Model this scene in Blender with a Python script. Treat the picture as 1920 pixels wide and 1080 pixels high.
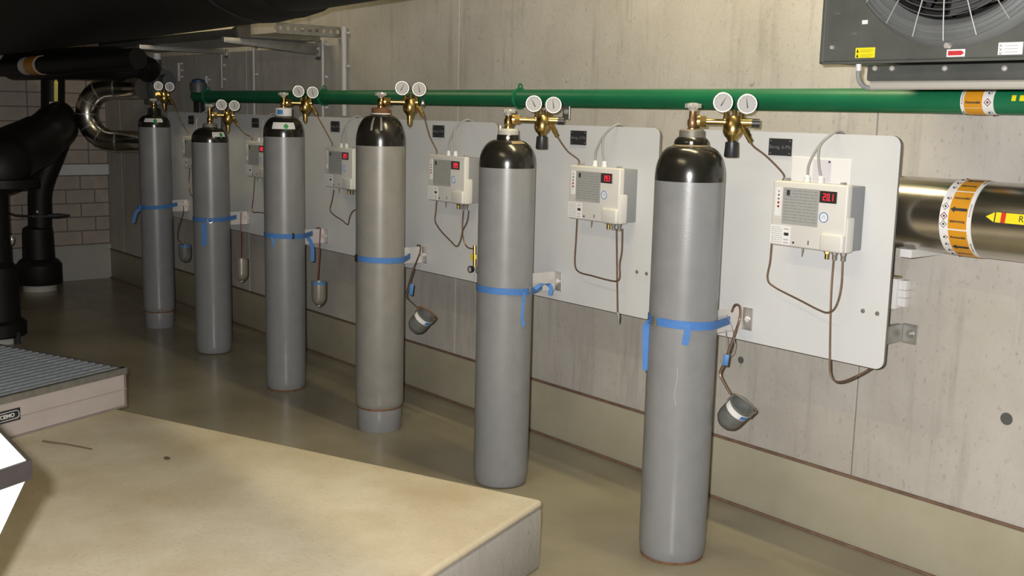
import bpy, bmesh, math, random
from mathutils import Vector, Matrix
random.seed(7)
for o in list(bpy.data.objects): bpy.data.objects.remove(o)
S = bpy.context.scene
COL = S.collection

# ------------------------------------------------------------------ camera
# solved from the vanishing points of the wall lines and the verticals; world: X along the wall, Y into it, Z up
W_IMG, H_IMG, F = 1920.0, 1080.0, 2039.5
CAM_H = 1.52
R = ((0.63472477, 0.13649193, -0.76058821), (0.77238964, -0.08249964, 0.62976825), (0.02321003, -0.98719996, -0.15778952))
cam = bpy.data.cameras.new('camera'); cam_o = bpy.data.objects.new('camera', cam); COL.objects.link(cam_o)
cam.sensor_width = 36.0; cam.lens = F / W_IMG * 36.0; cam.clip_start = 0.02
cam_o.matrix_world = Matrix(((R[0][0], -R[0][1], -R[0][2], 0), (R[1][0], -R[1][1], -R[1][2], 0), (R[2][0], -R[2][1], -R[2][2], CAM_H), (0, 0, 0, 1)))
S.camera = cam_o

# ------------------------------------------------------------------ light and exposure
vs = S.view_settings
vs.view_transform = 'Standard'; vs.look = 'None'; vs.exposure = 0.0; vs.gamma = 1.0; vs.use_curve_mapping = False
wd = bpy.data.worlds.new('world'); S.world = wd; wd.use_nodes = True
wd.node_tree.nodes['Background'].inputs[0].default_value = (0.9, 0.85, 0.7, 1)
wd.node_tree.nodes['Background'].inputs[1].default_value = 0.004

# the compact camera's own flash, a little left of and above its lens
fl = bpy.data.lights.new('camera_flash', 'AREA'); fl.shape = 'RECTANGLE'; fl.size = 0.03; fl.size_y = 0.018
fl.energy = 150.0; fl.color = (1.0, 0.965, 0.93)
flo = bpy.data.objects.new('camera_flash', fl); COL.objects.link(flo)
flo.matrix_world = cam_o.matrix_world @ Matrix.Translation((-0.055, 0.045, 0.0)) @ Matrix.Rotation(math.radians(-3), 4, 'Y')

def tube_light(name, loc, length, watts, ang=0.0):
    l = bpy.data.lights.new(name, 'AREA'); l.shape = 'RECTANGLE'; l.size = length; l.size_y = 0.07
    l.energy = watts; l.color = (1.0, 0.84, 0.50)
    o = bpy.data.objects.new(name, l); COL.objects.link(o); o.location = loc; o.rotation_euler = (0, 0, ang)
    return o
ROOM_H = 3.25
LAMPS = [(-2.5, 2.80, 37), (-6.3, 2.32, 16), (-2.1, 0.3, 23)]
for (x, y, w) in LAMPS: tube_light('fluorescent_light', (x, y, ROOM_H - 0.125), 1.25, w)

# ------------------------------------------------------------------ pixel helpers (photo 1920 x 1080)
def ray(p):
    a, b = p[0] - 960.0, p[1] - 540.0
    return Vector([R[i][0] * a + R[i][1] * b + R[i][2] * F for i in range(3)])
def on_y(px, py, y):                    # where that direction meets a plane parallel to the wall
    v = ray((px, py)); t = y / v.y
    return Vector((v.x * t, y, CAM_H + v.z * t))
def on_x(px, py, x):
    v = ray((px, py)); t = x / v.x
    return Vector((x, v.y * t, CAM_H + v.z * t))
def on_z(px, py, z=0.0):                # ... or a level surface
    v = ray((px, py)); t = (z - CAM_H) / v.z
    return Vector((v.x * t, v.y * t, z))
def z_at(px, py, xy):
    v = ray((px, py)); t = math.hypot(*xy) / math.hypot(v.x, v.y)
    return CAM_H + v.z * t
def at_d(px, py, d):                    # at a horizontal distance d
    v = ray((px, py)); t = d / math.hypot(v.x, v.y)
    return Vector((v.x * t, v.y * t, CAM_H + v.z * t))

WALL = 3.36       # back wall
BOARD = 3.06      # face of the mounting boards
ENDX = -9.66      # brick end wall

# ------------------------------------------------------------------ materials
MATS = {}
def mat(name, col, rough=0.5, metal=0.0, noise=0.0, nscale=20.0, col2=None, bump=0.0, bscale=120.0, spec=0.5, emit=None, estr=0.0, stretch=None, coat=0.0, rnoise=0.0):
    if name in MATS: return MATS[name]
    m = bpy.data.materials.new(name); m.use_nodes = True
    nt = m.node_tree; b = nt.nodes['Principled BSDF']
    b.inputs['Base Color'].default_value = (*col, 1); b.inputs['Roughness'].default_value = rough; b.inputs['Metallic'].default_value = metal
    b.inputs['Specular IOR Level'].default_value = spec
    if coat: b.inputs['Coat Weight'].default_value = coat; b.inputs['Coat Roughness'].default_value = 0.15
    if emit: b.inputs['Emission Color'].default_value = (*emit, 1); b.inputs['Emission Strength'].default_value = estr
    tc = nt.nodes.new('ShaderNodeTexCoord'); src = tc.outputs['Object']
    if stretch:
        mp = nt.nodes.new('ShaderNodeMapping'); mp.inputs['Scale'].default_value = stretch
        nt.links.new(src, mp.inputs['Vector']); src = mp.outputs['Vector']
    if noise:
        n = nt.nodes.new('ShaderNodeTexNoise'); n.inputs['Scale'].default_value = nscale; n.inputs['Detail'].default_value = 6; n.inputs['Roughness'].default_value = 0.6
        nt.links.new(src, n.inputs['Vector'])
        r = nt.nodes.new('ShaderNodeMapRange'); r.inputs['From Min'].default_value = 0.3; r.inputs['From Max'].default_value = 0.7
        nt.links.new(n.outputs['Fac'], r.inputs['Value'])
        mx = nt.nodes.new('ShaderNodeMix'); mx.data_type = 'RGBA'
        c2 = col2 or tuple(c * (1 - noise) for c in col)
        mx.inputs['A'].default_value = (*col, 1); mx.inputs['B'].default_value = (*c2, 1)
        nt.links.new(r.outputs['Result'], mx.inputs['Factor']); nt.links.new(mx.outputs['Result'], b.inputs['Base Color'])
        if rnoise:
            rr = nt.nodes.new('ShaderNodeMapRange'); rr.inputs['To Min'].default_value = rough - rnoise; rr.inputs['To Max'].default_value = rough + rnoise
            nt.links.new(n.outputs['Fac'], rr.inputs['Value']); nt.links.new(rr.outputs['Result'], b.inputs['Roughness'])
    if bump:
        n2 = nt.nodes.new('ShaderNodeTexNoise'); n2.inputs['Scale'].default_value = bscale; n2.inputs['Detail'].default_value = 4
        nt.links.new(src, n2.inputs['Vector'])
        bp = nt.nodes.new('ShaderNodeBump'); bp.inputs['Strength'].default_value = bump; bp.inputs['Distance'].default_value = 0.004
        nt.links.new(n2.outputs['Fac'], bp.inputs['Height']); nt.links.new(bp.outputs['Normal'], b.inputs['Normal'])
    MATS[name] = m
    return m

def concrete_mat(name, base, stain, streak, rough=0.85, spec=0.25):
    """concrete: clouds, vertical run marks, fine pits"""
    m = bpy.data.materials.new(name); m.use_nodes = True; nt = m.node_tree; b = nt.nodes['Principled BSDF']
    b.inputs['Roughness'].default_value = rough; b.inputs['Specular IOR Level'].default_value = spec
    tc = nt.nodes.new('ShaderNodeTexCoord')
    geo = nt.nodes.new('ShaderNodeNewGeometry')
    def noise(scale, detail, st=None):
        n = nt.nodes.new('ShaderNodeTexNoise'); n.inputs['Scale'].default_value = scale; n.inputs['Detail'].default_value = detail; n.inputs['Roughness'].default_value = 0.62
        if st:
            mp = nt.nodes.new('ShaderNodeMapping'); mp.inputs['Scale'].default_value = st
            nt.links.new(geo.outputs['Position'], mp.inputs['Vector']); nt.links.new(mp.outputs['Vector'], n.inputs['Vector'])
        else: nt.links.new(geo.outputs['Position'], n.inputs['Vector'])
        return n.outputs['Fac']
    def rng(s, a, c, lo=0.0, hi=1.0):
        r = nt.nodes.new('ShaderNodeMapRange'); r.inputs['From Min'].default_value = a; r.inputs['From Max'].default_value = c
        r.inputs['To Min'].default_value = lo; r.inputs['To Max'].default_value = hi
        nt.links.new(s, r.inputs['Value']); return r.outputs['Result']
    def mix(f, A, B):
        mx = nt.nodes.new('ShaderNodeMix'); mx.data_type = 'RGBA'; nt.links.new(f, mx.inputs['Factor'])
        for k, v in (('A', A), ('B', B)):
            if isinstance(v, tuple): mx.inputs[k].default_value = (*v, 1)
            else: nt.links.new(v, mx.inputs[k])
        return mx.outputs['Result']
    c = mix(rng(noise(2.3, 7), 0.35, 0.68), base, stain)
    c = mix(rng(noise(9, 6, (2.2, 2.2, 0.20)), 0.52, 0.76, 0.0, streak), c, tuple(x * 0.62 for x in base))
    c = mix(rng(noise(70, 3, (1, 1, 0.6)), 0.60, 0.76, 0.0, 0.7), c, tuple(x * 0.5 for x in base))
    nt.links.new(c, b.inputs['Base Color'])
    bp = nt.nodes.new('ShaderNodeBump'); bp.inputs['Strength'].default_value = 0.35; bp.inputs['Distance'].default_value = 0.004
    nt.links.new(noise(60, 6), bp.inputs['Height']); nt.links.new(bp.outputs['Normal'], b.inputs['Normal'])
    MATS[name] = m
    return m

M_CONC = concrete_mat('wall_concrete', (0.49, 0.468, 0.43), (0.40, 0.375, 0.335), 0.8)
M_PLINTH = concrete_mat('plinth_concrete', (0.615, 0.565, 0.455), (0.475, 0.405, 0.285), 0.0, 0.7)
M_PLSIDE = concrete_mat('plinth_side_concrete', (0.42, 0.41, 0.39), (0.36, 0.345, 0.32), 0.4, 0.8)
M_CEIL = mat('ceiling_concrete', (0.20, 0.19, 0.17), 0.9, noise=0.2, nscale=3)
M_UPST = mat('upstand_coating', (0.40, 0.375, 0.285), 0.55, noise=0.2, nscale=4, col2=(0.34, 0.315, 0.225), bump=0.1, bscale=60)
M_SEAL = mat('sealant_brown', (0.20, 0.125, 0.085), 0.7, noise=0.4, nscale=30)
M_BRICK = mat('sand_lime_brick', (0.40, 0.345, 0.30), 0.85, noise=0.15, nscale=9, bump=0.2, bscale=90)
M_MORTAR = mat('mortar', (0.17, 0.16, 0.14), 0.95, noise=0.2, nscale=30)
M_SMOOTH = mat('smooth_render', (0.40, 0.39, 0.36), 0.8, noise=0.15, nscale=7)
M_CYL = mat('cylinder_grey_paint', (0.228, 0.234, 0.243), 0.34, noise=0.12, nscale=14, bump=0.05, bscale=150, spec=0.55)
M_CYLW = mat('cylinder_khaki_grey_paint', (0.25, 0.245, 0.228), 0.34, noise=0.18, nscale=10, bump=0.05, bscale=150, spec=0.55)
M_BLACK = mat('shoulder_black_paint', (0.016, 0.015, 0.012), 0.22, noise=0.3, nscale=20, spec=0.6)
M_RUST = mat('rusty_steel', (0.22, 0.10, 0.045), 0.8, noise=0.5, nscale=70)
M_NECK = mat('worn_neck_steel', (0.25, 0.235, 0.20), 0.55, metal=0.4, noise=0.3, nscale=60)
M_TAN = mat('tan_tape', (0.32, 0.25, 0.14), 0.6, noise=0.3, nscale=40)
M_BRASS = mat('brass', (0.54, 0.39, 0.15), 0.28, metal=1.0, noise=0.25, nscale=40)
M_CHROME = mat('chrome', (0.74, 0.72, 0.69), 0.25, metal=0.55)
M_STEEL = mat('stainless_steel', (0.64, 0.61, 0.55), 0.25, metal=1.0, noise=0.15, nscale=8)
M_GALV = mat('galvanised_steel', (0.46, 0.46, 0.44), 0.42, metal=0.85, noise=0.3, nscale=25)
M_BRKT = mat('bracket_steel', (0.50, 0.485, 0.465), 0.42, metal=0.85, noise=0.12, nscale=20)
M_ARM = mat('arm_steel_lit', (0.62, 0.60, 0.58), 0.45, metal=0.4)  # paler copy of the bracket steel: flash glare put into the colour
M_CASE = mat('cooler_casing', (0.145, 0.155, 0.145), 0.45, metal=0.35, noise=0.35, nscale=5, bump=0.08, bscale=30)
M_FANR = mat('fan_ring_grey', (0.22, 0.235, 0.245), 0.4, metal=0.4, noise=0.2, nscale=8)
M_WIRE = mat('guard_wire', (0.20, 0.21, 0.215), 0.4, metal=0.6)
M_BRKT2 = mat('spoke_wire', (0.40, 0.40, 0.39), 0.5, metal=0.3)
M_DARK = mat('void_shade', (0.012, 0.012, 0.012), 0.8)  # near-black colour carries the shade inside the fan casing and sump
M_PIPEBLK = mat('black_insulation', (0.009, 0.009, 0.009), 0.55, noise=0.4, nscale=8, bump=0.15, bscale=20, spec=0.3)
M_BOARD = mat('board_laminate', (0.60, 0.615, 0.63), 0.5, noise=0.04, nscale=6, spec=0.4)
M_BOARDE = mat('board_edge', (0.17, 0.16, 0.15), 0.7)
M_CREAM = mat('detector_cover', (0.61, 0.605, 0.58), 0.45)
M_HOUS = mat('detector_housing', (0.23, 0.24, 0.255), 0.5)
M_PLATE = mat('detector_plate', (0.40, 0.41, 0.405), 0.4, metal=0.2)
M_INK = mat('printed_ink', (0.03, 0.03, 0.032), 0.6)
M_INKG = mat('printed_grey', (0.22, 0.225, 0.225), 0.6)
M_PAPER = mat('white_paper', (0.72, 0.72, 0.73), 0.7)
M_WHITE = mat('white_plastic', (0.68, 0.68, 0.68), 0.4)
M_RED = mat('red_led', (0.25, 0.03, 0.03), 0.4)
M_DISP = mat('display_window', (0.035, 0.03, 0.03), 0.2)
M_SEG = mat('lit_segments', (0.5, 0.02, 0.03), 0.4, emit=(1.0, 0.03, 0.06), estr=0.9)
M_BLUE = mat('blue_webbing', (0.06, 0.19, 0.50), 0.7, noise=0.15, nscale=50, bump=0.2, bscale=300)
M_BLUEP = mat('blue_print', (0.06, 0.19, 0.46), 0.5)
M_COPPER = mat('copper_tube', (0.27, 0.175, 0.125), 0.42, metal=0.7, noise=0.3, nscale=50)
M_KNOB = mat('black_knob', (0.02, 0.021, 0.024), 0.4)
M_RIM = mat('gauge_rim', (0.34, 0.33, 0.31), 0.4, metal=0.8)
M_DIAL = mat('dial_white', (0.43, 0.43, 0.425), 0.6, spec=0.15)
M_GREENP = mat('green_pipe_paint', (0.008, 0.15, 0.065), 0.42, noise=0.15, nscale=12)
M_GREENL = mat('green_diamond', (0.02, 0.26, 0.06), 0.5)
M_ORANGE = mat('pipe_marker_orange', (0.62, 0.28, 0.015), 0.4)
M_YELLOW = mat('yellow_sign', (0.78, 0.68, 0.015), 0.45)
M_GREYC = mat('grey_cable', (0.30, 0.30, 0.295), 0.5)
M_CAP = mat('cap_paint', (0.16, 0.17, 0.16), 0.45, noise=0.35, nscale=30)
M_CAPM = mat('cap_metal', (0.42, 0.40, 0.36), 0.3, metal=0.65)
M_GRATE = mat('grating_steel', (0.36, 0.40, 0.45), 0.55, metal=0.35, noise=0.3, nscale=60)
M_SIDE = mat('sump_panel', (0.44, 0.385, 0.365), 0.55, noise=0.12, nscale=8)
M_DESKW = mat('desk_white', (0.80, 0.80, 0.80), 0.45)
M_DESKD = mat('desk_edging', (0.022, 0.018, 0.018), 0.5, noise=0.2, nscale=40)
M_LAMP = mat('lamp_diffuser', (0.8, 0.75, 0.6), 0.5, emit=(1.0, 0.84, 0.5), estr=3.0)
M_CONDUIT = mat('conduit_grey', (0.48, 0.48, 0.48), 0.5)

def floor_mat():
    m = bpy.data.materials.new('floor_coating'); m.use_nodes = True; nt = m.node_tree; b = nt.nodes['Principled BSDF']
    geo = nt.nodes.new('ShaderNodeNewGeometry')
    def noise(s, d):
        n = nt.nodes.new('ShaderNodeTexNoise'); n.inputs['Scale'].default_value = s; n.inputs['Detail'].default_value = d
        nt.links.new(geo.outputs['Position'], n.inputs['Vector']); return n.outputs['Fac']
    mx = nt.nodes.new('ShaderNodeMix'); mx.data_type = 'RGBA'
    mx.inputs['A'].default_value = (0.315, 0.285, 0.205, 1); mx.inputs['B'].default_value = (0.225, 0.20, 0.14, 1)
    r = nt.nodes.new('ShaderNodeMapRange'); r.inputs['From Min'].default_value = 0.35; r.inputs['From Max'].default_value = 0.65
    nt.links.new(noise(1.7, 7), r.inputs['Value']); nt.links.new(r.outputs['Result'], mx.inputs['Factor']); nt.links.new(mx.outputs['Result'], b.inputs['Base Color'])
    r2 = nt.nodes.new('ShaderNodeMapRange'); r2.inputs['To Min'].default_value = 0.16; r2.inputs['To Max'].default_value = 0.34
    nt.links.new(noise(5, 4), r2.inputs['Value']); nt.links.new(r2.outputs['Result'], b.inputs['Roughness'])
    bp = nt.nodes.new('ShaderNodeBump'); bp.inputs['Strength'].default_value = 0.08; bp.inputs['Distance'].default_value = 0.003
    nt.links.new(noise(40, 3), bp.inputs['Height']); nt.links.new(bp.outputs['Normal'], b.inputs['Normal'])
    return m
M_FLOOR = floor_mat()

# ------------------------------------------------------------------ mesh builder
def spline(pts, n=6):
    pts = [Vector(p) for p in pts]
    if len(pts) < 3: return pts
    P = [pts[0] * 2 - pts[1]] + pts + [pts[-1] * 2 - pts[-2]]
    out = []
    for i in range(1, len(P) - 2):
        a, b, c, d = P[i - 1], P[i], P[i + 1], P[i + 2]
        for k in range(n):
            t = k / n
            out.append(0.5 * ((2 * b) + (c - a) * t + (2 * a - 5 * b + 4 * c - d) * t * t + (3 * b - a - 3 * c + d) * t ** 3))
    out.append(pts[-1]); return out

class MB:
    def __init__(s): s.v = []; s.f = []
    def add(s, vs, fs):
        n = len(s.v); s.v += [Vector(v) for v in vs]; s.f += [[i + n for i in f] for f in fs]; return s
    def box(s, x0, x1, y0, y1, z0, z1):
        return s.add([(x0, y0, z0), (x1, y0, z0), (x1, y1, z0), (x0, y1, z0), (x0, y0, z1), (x1, y0, z1), (x1, y1, z1), (x0, y1, z1)],
                     [(3, 2, 1, 0), (4, 5, 6, 7), (0, 1, 5, 4), (1, 2, 6, 5), (2, 3, 7, 6), (3, 0, 4, 7)])
    def prism(s, poly, y0, y1):          # polygon in x-z, extruded along y (counter-clockwise seen from -y)
        n = len(poly)
        return s.add([(p[0], y0, p[1]) for p in poly] + [(p[0], y1, p[1]) for p in poly],
                     [list(range(n)), list(range(2 * n - 1, n - 1, -1))] + [(i + n, (i + 1) % n + n, (i + 1) % n, i) for i in range(n)])
    def prism_z(s, poly, z0, z1, poly_low=None):
        n = len(poly); lo = poly_low or poly
        return s.add([(p[0], p[1], z0) for p in lo] + [(p[0], p[1], z1) for p in poly],
                     [list(range(n - 1, -1, -1)), list(range(n, 2 * n))] + [(i, (i + 1) % n, (i + 1) % n + n, i + n) for i in range(n)])
    def tube(s, pts, r, n=10, closed=False, cap=True):
        pts = [Vector(p) for p in pts]; m = len(pts)
        rs = r if isinstance(r, (list, tuple)) else [r] * m
        tan = []
        for i in range(m):
            a = pts[(i - 1) % m] if (closed or i > 0) else pts[i]; b = pts[(i + 1) % m] if (closed or i < m - 1) else pts[i]
            t = b - a; tan.append(t.normalized() if t.length > 1e-9 else Vector((0, 0, 1)))
        ref = Vector((0, 0, 1)) if abs(tan[0].z) < 0.9 else Vector((1, 0, 0))
        u = tan[0].cross(ref).normalized(); vs = []; fs = []
        for i in range(m):
            u = (u - tan[i] * u.dot(tan[i])).normalized(); w = tan[i].cross(u)
            for k in range(n):
                a = 2 * math.pi * k / n; vs.append(pts[i] + (u * math.cos(a) + w * math.sin(a)) * rs[i])
        for i in range(m if closed else m - 1):
            j = (i + 1) % m
            for k in range(n):
                fs.append((i * n + k, i * n + (k + 1) % n, j * n + (k + 1) % n, j * n + k))
        if cap and not closed: fs += [list(range(n - 1, -1, -1)), [(m - 1) * n + k for k in range(n)]]
        return s.add(vs, fs)
    def cyl(s, p0, p1, r0, r1=None, n=24): return s.tube([p0, p1], [r0, r0 if r1 is None else r1], n)
    def lathe(s, prof, n=32, o=(0, 0, 0), rot=None, a0=0.0, a1=None, cap=True):
        full = a1 is None; A1 = a0 + 2 * math.pi if full else a1; cnt = n if full else n + 1
        vs = []; fs = []; o = Vector(o)
        for (r, z) in prof:
            for k in range(cnt):
                a = a0 + (A1 - a0) * k / n; p = Vector((r * math.cos(a), r * math.sin(a), z))
                if rot: p = rot @ p
                vs.append(o + p)
        for i in range(len(prof) - 1):
            for k in range(n if full else n):
                k2 = (k + 1) % cnt
                fs.append((i * cnt + k, i * cnt + k2, (i + 1) * cnt + k2, (i + 1) * cnt + k))
        if full and cap:
            if prof[0][0] > 1e-6: fs.append(list(range(cnt - 1, -1, -1)))
            if prof[-1][0] > 1e-6: fs.append([(len(prof) - 1) * cnt + k for k in range(cnt)])
        return s.add(vs, fs)
    def sphere(s, o, r, n=16, m=10, sx=1, sy=1, sz=1):
        pr = [(max(1e-7, math.sin(math.pi * i / m)) * r, -math.cos(math.pi * i / m) * r) for i in range(m + 1)]
        b = MB().lathe(pr, n); return s.add([Vector(o) + Vector((v.x * sx, v.y * sy, v.z * sz)) for v in b.v], b.f)
    def build(s, name, m, parent=None, bevel=0.0, seg=2, sharp=35):
        me = bpy.data.meshes.new(name); me.from_pydata([tuple(v) for v in s.v], [], s.f)
        bm = bmesh.new(); bm.from_mesh(me); bmesh.ops.remove_doubles(bm, verts=bm.verts, dist=1e-6)
        bmesh.ops.recalc_face_normals(bm, faces=bm.faces)
        if bevel:
            es = [e for e in bm.edges if len(e.link_faces) == 2 and e.calc_face_angle(0) > 0.6]
            bmesh.ops.bevel(bm, geom=es, offset=bevel, segments=seg, affect='EDGES', profile=0.5)
        bm.to_mesh(me); bm.free()
        me.polygons.foreach_set('use_smooth', [True] * len(me.polygons)); me.set_sharp_from_angle(angle=math.radians(sharp))
        me.materials.append(m)
        o = bpy.data.objects.new(name, me); COL.objects.link(o)
        if parent: o.parent = parent
        return o

def tag(o, label, cat, group=None, kind=None):
    o['label'] = label; o['category'] = cat
    if group: o['group'] = group
    if kind: o['kind'] = kind
    return o
def struct(o, label=None, cat=None):
    o['kind'] = 'structure'
    if label: o['label'] = label
    if cat: o['category'] = cat
    return o
def thing(name, loc, label, cat, group=None, rz=0.0):
    e = bpy.data.objects.new(name, None); COL.objects.link(e); e.empty_display_size = 0.05
    e.location = loc; e.rotation_euler = (0, 0, rz)
    return tag(e, label, cat, group)
def plab(o, label): o['label'] = label; return o
def share(name, src, parent, loc=(0, 0, 0), rz=0.0):      # another object on the same mesh
    o = bpy.data.objects.new(name, src.data); COL.objects.link(o); o.location = loc; o.rotation_euler = (0, 0, rz)
    if parent: o.parent = parent
    return o
def text_mesh(txt, size, fn, name, m, parent, extrude=0.0006, align='CENTER', bold=0.0, xs=1.0):
    """flat lettering as geometry: fn maps (u, v, depth) to local space"""
    cu = bpy.data.curves.new(name, 'FONT'); cu.body = txt; cu.size = size; cu.align_x = align; cu.align_y = 'CENTER'; cu.extrude = extrude; cu.offset = bold; cu.resolution_u = 3
    t = bpy.data.objects.new('tmp', cu); COL.objects.link(t)
    dg = bpy.context.evaluated_depsgraph_get(); me = bpy.data.meshes.new_from_object(t.evaluated_get(dg))
    bpy.data.objects.remove(t); me.name = name
    for v in me.vertices: v.co = Vector(fn(v.co.x * xs, v.co.y, v.co.z))
    me.materials.clear(); me.materials.append(m)
    o = bpy.data.objects.new(name, me); COL.objects.link(o)
    if parent: o.parent = parent
    return o

# ================================================================== the setting
XR, YF = 2.7, -3.0
o = MB().box(ENDX - 0.3, XR, YF, WALL + 0.3, -0.2, 0).build('floor', M_FLOOR); struct(o, 'olive grey coated concrete floor', 'floor')
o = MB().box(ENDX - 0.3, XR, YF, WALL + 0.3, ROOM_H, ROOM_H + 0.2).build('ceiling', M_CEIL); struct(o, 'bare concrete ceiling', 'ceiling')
back = MB().box(ENDX, XR, WALL + 0.012, WALL + 0.3, 0, ROOM_H).build('wall_back', M_MORTAR); struct(back, 'cast concrete wall behind the gas cylinders', 'wall')
joints = [ENDX, -9.32, -6.92, -4.522, -2.118, 0.28, XR]
for a, b in zip(joints[:-1], joints[1:]):
    MB().box(a + 0.0025, b - 0.0025, WALL, WALL + 0.012, 0.0, ROOM_H).build('concrete_panel', M_CONC, back, bevel=0.002, seg=1)
for (px, py, rr) in [(1390, 675, 0.014), (1888, 785, 0.02), (1410, 152, 0.012), (900, 68, 0.012), (1063, 150, 0.006)]:
    p = on_y(px, py, WALL)
    h = MB().lathe([(rr, -0.0035), (rr * 0.95, -0.002), (rr * 0.72, 0.0), (rr * 0.66, 0.010)], 20, (p.x, p.y, p.z), Matrix.Rotation(-math.pi / 2, 3, 'X')).build('tie_hole', M_CONC if rr < 0.013 else mat('tie_hole_grey', (0.09, 0.09, 0.09), 0.9), back)
up = MB().box(ENDX, XR, WALL - 0.006, WALL, 0.0, 0.254).build('baseboard_back', M_UPST, bevel=0.002); struct(up, 'olive coated upstand along the foot of the wall', 'skirting')
o = MB().box(ENDX, XR, WALL - 0.011, WALL, 0.252, 0.264).build('trim_1', M_SEAL, bevel=0.003); struct(o, 'brown sealant line above the coated upstand', 'trim')
o = MB().tube([(ENDX, WALL - 0.012, 0.003), (XR, WALL - 0.012, 0.003)], 0.007, 6).build('trim_2', M_SEAL); struct(o, 'brown joint where floor meets upstand', 'trim')
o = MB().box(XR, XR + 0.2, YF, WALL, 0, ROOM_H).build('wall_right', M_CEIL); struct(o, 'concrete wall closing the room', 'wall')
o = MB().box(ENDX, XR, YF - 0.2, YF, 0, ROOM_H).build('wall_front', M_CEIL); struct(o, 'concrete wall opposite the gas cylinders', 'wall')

# brick end wall: each block is a piece
endw = MB().box(ENDX - 0.3, ENDX - 0.006, YF, WALL + 0.3, 0, ROOM_H).build('wall_left', M_MORTAR); struct(endw, 'pale sand-lime brick end wall', 'wall')
MB().box(ENDX - 0.006, ENDX + 0.012, YF, WALL, 0, 0.305).build('smooth_base', M_SMOOTH, endw)
MB().box(ENDX - 0.006, ENDX + 0.02, YF, WALL, 0.915, 1.005).build('pale_band', mat('band_white', (0.6, 0.6, 0.58), 0.7), endw)
bw, bh, j = 0.243, 0.112, 0.008
bp = MB().box(-0.01, 0.006, 0, bw - j, 0, bh).build('brick', M_BRICK, endw, bevel=0.003, seg=1)
first = True
z = 0.313; row = 0
while z < ROOM_H - 0.05:
    if abs(z - 0.915) < 0.08 and z < 1.0 and z + bh > 0.92: z = 1.013; continue
    y = WALL - 0.004
    off = (0.12 if row % 2 else 0.0) if z < 1.0 else 0.08
    y1 = WALL - 0.004 + off
    while y1 > 1.55:
        hi = min(y1, WALL - 0.004); lo = y1 - bw + j
        if hi - lo > 0.06:
            if first: q = bp; first = False
            else: q = share('brick', bp, endw)
            q.location = (ENDX, lo, z); q.scale = (1 + random.uniform(-0.15, 0.15), (hi - lo) / (bw - j), 1)
        y1 -= bw
    z += bh + j; row += 1
MB().box(ENDX - 0.006, ENDX + 0.004, YF, 1.55, 0.305, ROOM_H).build('plaster_field', M_BRICK, endw)

# ================================================================== concrete plinth
A = math.radians(21.5); E1 = Vector((math.cos(A), math.sin(A), 0)); E2 = Vector((math.sin(A), -math.cos(A), 0))
PC = Vector((-2.625, 2.33, 0)); PH = 0.24
pl = thing('concrete_plinth', PC, 'low beige concrete machine plinth in front of the gas cylinders', 'plinth', rz=A)
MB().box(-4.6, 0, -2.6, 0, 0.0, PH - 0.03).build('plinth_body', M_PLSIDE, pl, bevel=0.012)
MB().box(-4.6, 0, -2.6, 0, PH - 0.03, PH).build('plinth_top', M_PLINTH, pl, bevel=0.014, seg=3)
# scuff marks and a dropped twig
def loc_pl(px, py): p = on_z(px, py, PH) - PC; return (p.dot(E1), -p.dot(E2))
pts = [on_z(x, y, PH + 0.003) for x, y in [(80, 827), (100, 830), (125, 833), (172, 842)]]
tag(MB().tube(spline(pts), [0.004] * 10 + [0.003] * 9, 6).build('twig', mat('twig_brown', (0.16, 0.11, 0.07), 0.8)), 'thin brown twig lying on the beige plinth', 'twig')
p = on_z(313, 859, PH + 0.004)
tag(MB().sphere(p, 0.014, 8, 5, 1.3, 0.8, 0.3).build('dirt_clump', mat('dirt', (0.12, 0.10, 0.06), 0.9, noise=0.4)), 'small dark clump of dirt on the plinth', 'dirt')

# ================================================================== sump tray with grating on the plinth
GC = Vector((-4.542, 1.626, 0)); GT = 0.414
GLEN, GWID = 1.3, 1.0      # along -E1, along E2
sp = thing('grating_platform', (GC.x, GC.y, PH), 'flat spill sump with steel grating standing on the plinth', 'platform', rz=A)
gh = GT - PH
b = MB()
b.box(-0.012, 0, -GWID, 0, 0, gh - 0.012).box(-GLEN, -GLEN + 0.012, -GWID, 0, 0, gh - 0.012).box(-GLEN, 0, -0.012, 0, 0, gh - 0.012).box(-GLEN, 0, -GWID, -GWID + 0.012, 0, gh - 0.012).box(-GLEN, 0, -GWID, 0, 0, 0.01)
b.build('sump_body', M_SIDE, sp)
MB().box(0.0, 0.003, -GWID, -0.0, 0.078, 0.081).build('panel_fold', mat('fold_line', (0.33, 0.28, 0.27), 0.6), sp)
b = MB(); b.box(-0.02, 0.006, -GWID, 0.004, gh - 0.03, gh - 0.002).box(-GLEN, -GLEN + 0.02, -GWID, 0, gh - 0.03, gh - 0.002).box(-GLEN, 0, -0.02, 0.004, gh - 0.03, gh - 0.002).box(-GLEN, 0, -GWID, -GWID + 0.02, gh - 0.03, gh - 0.002)
b.build('rim_frame', M_GALV, sp, bevel=0.002, seg=1)
src = None
nb = int((GLEN - 0.05) / 0.046)
for i in range(nb):
    x = -0.04 - i * 0.046
    if src is None: src = MB().box(-0.009, 0.009, -GWID + 0.02, -0.02, gh - 0.03, gh).build('grating_bar', M_GRATE, sp); src.location.x = x
    else: share('grating_bar', src, sp, (x, 0, 0))
src = None
for i in range(int((GWID - 0.05) / 0.11)):
    y = -0.06 - i * 0.11
    if src is None: src = MB().box(-GLEN + 0.02, -0.02, -0.0025, 0.0025, gh - 0.024, gh - 0.006).build('cross_bar', M_GRATE, sp); src.location.y = y
    else: share('cross_bar', src, sp, (0, y, 0))
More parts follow.
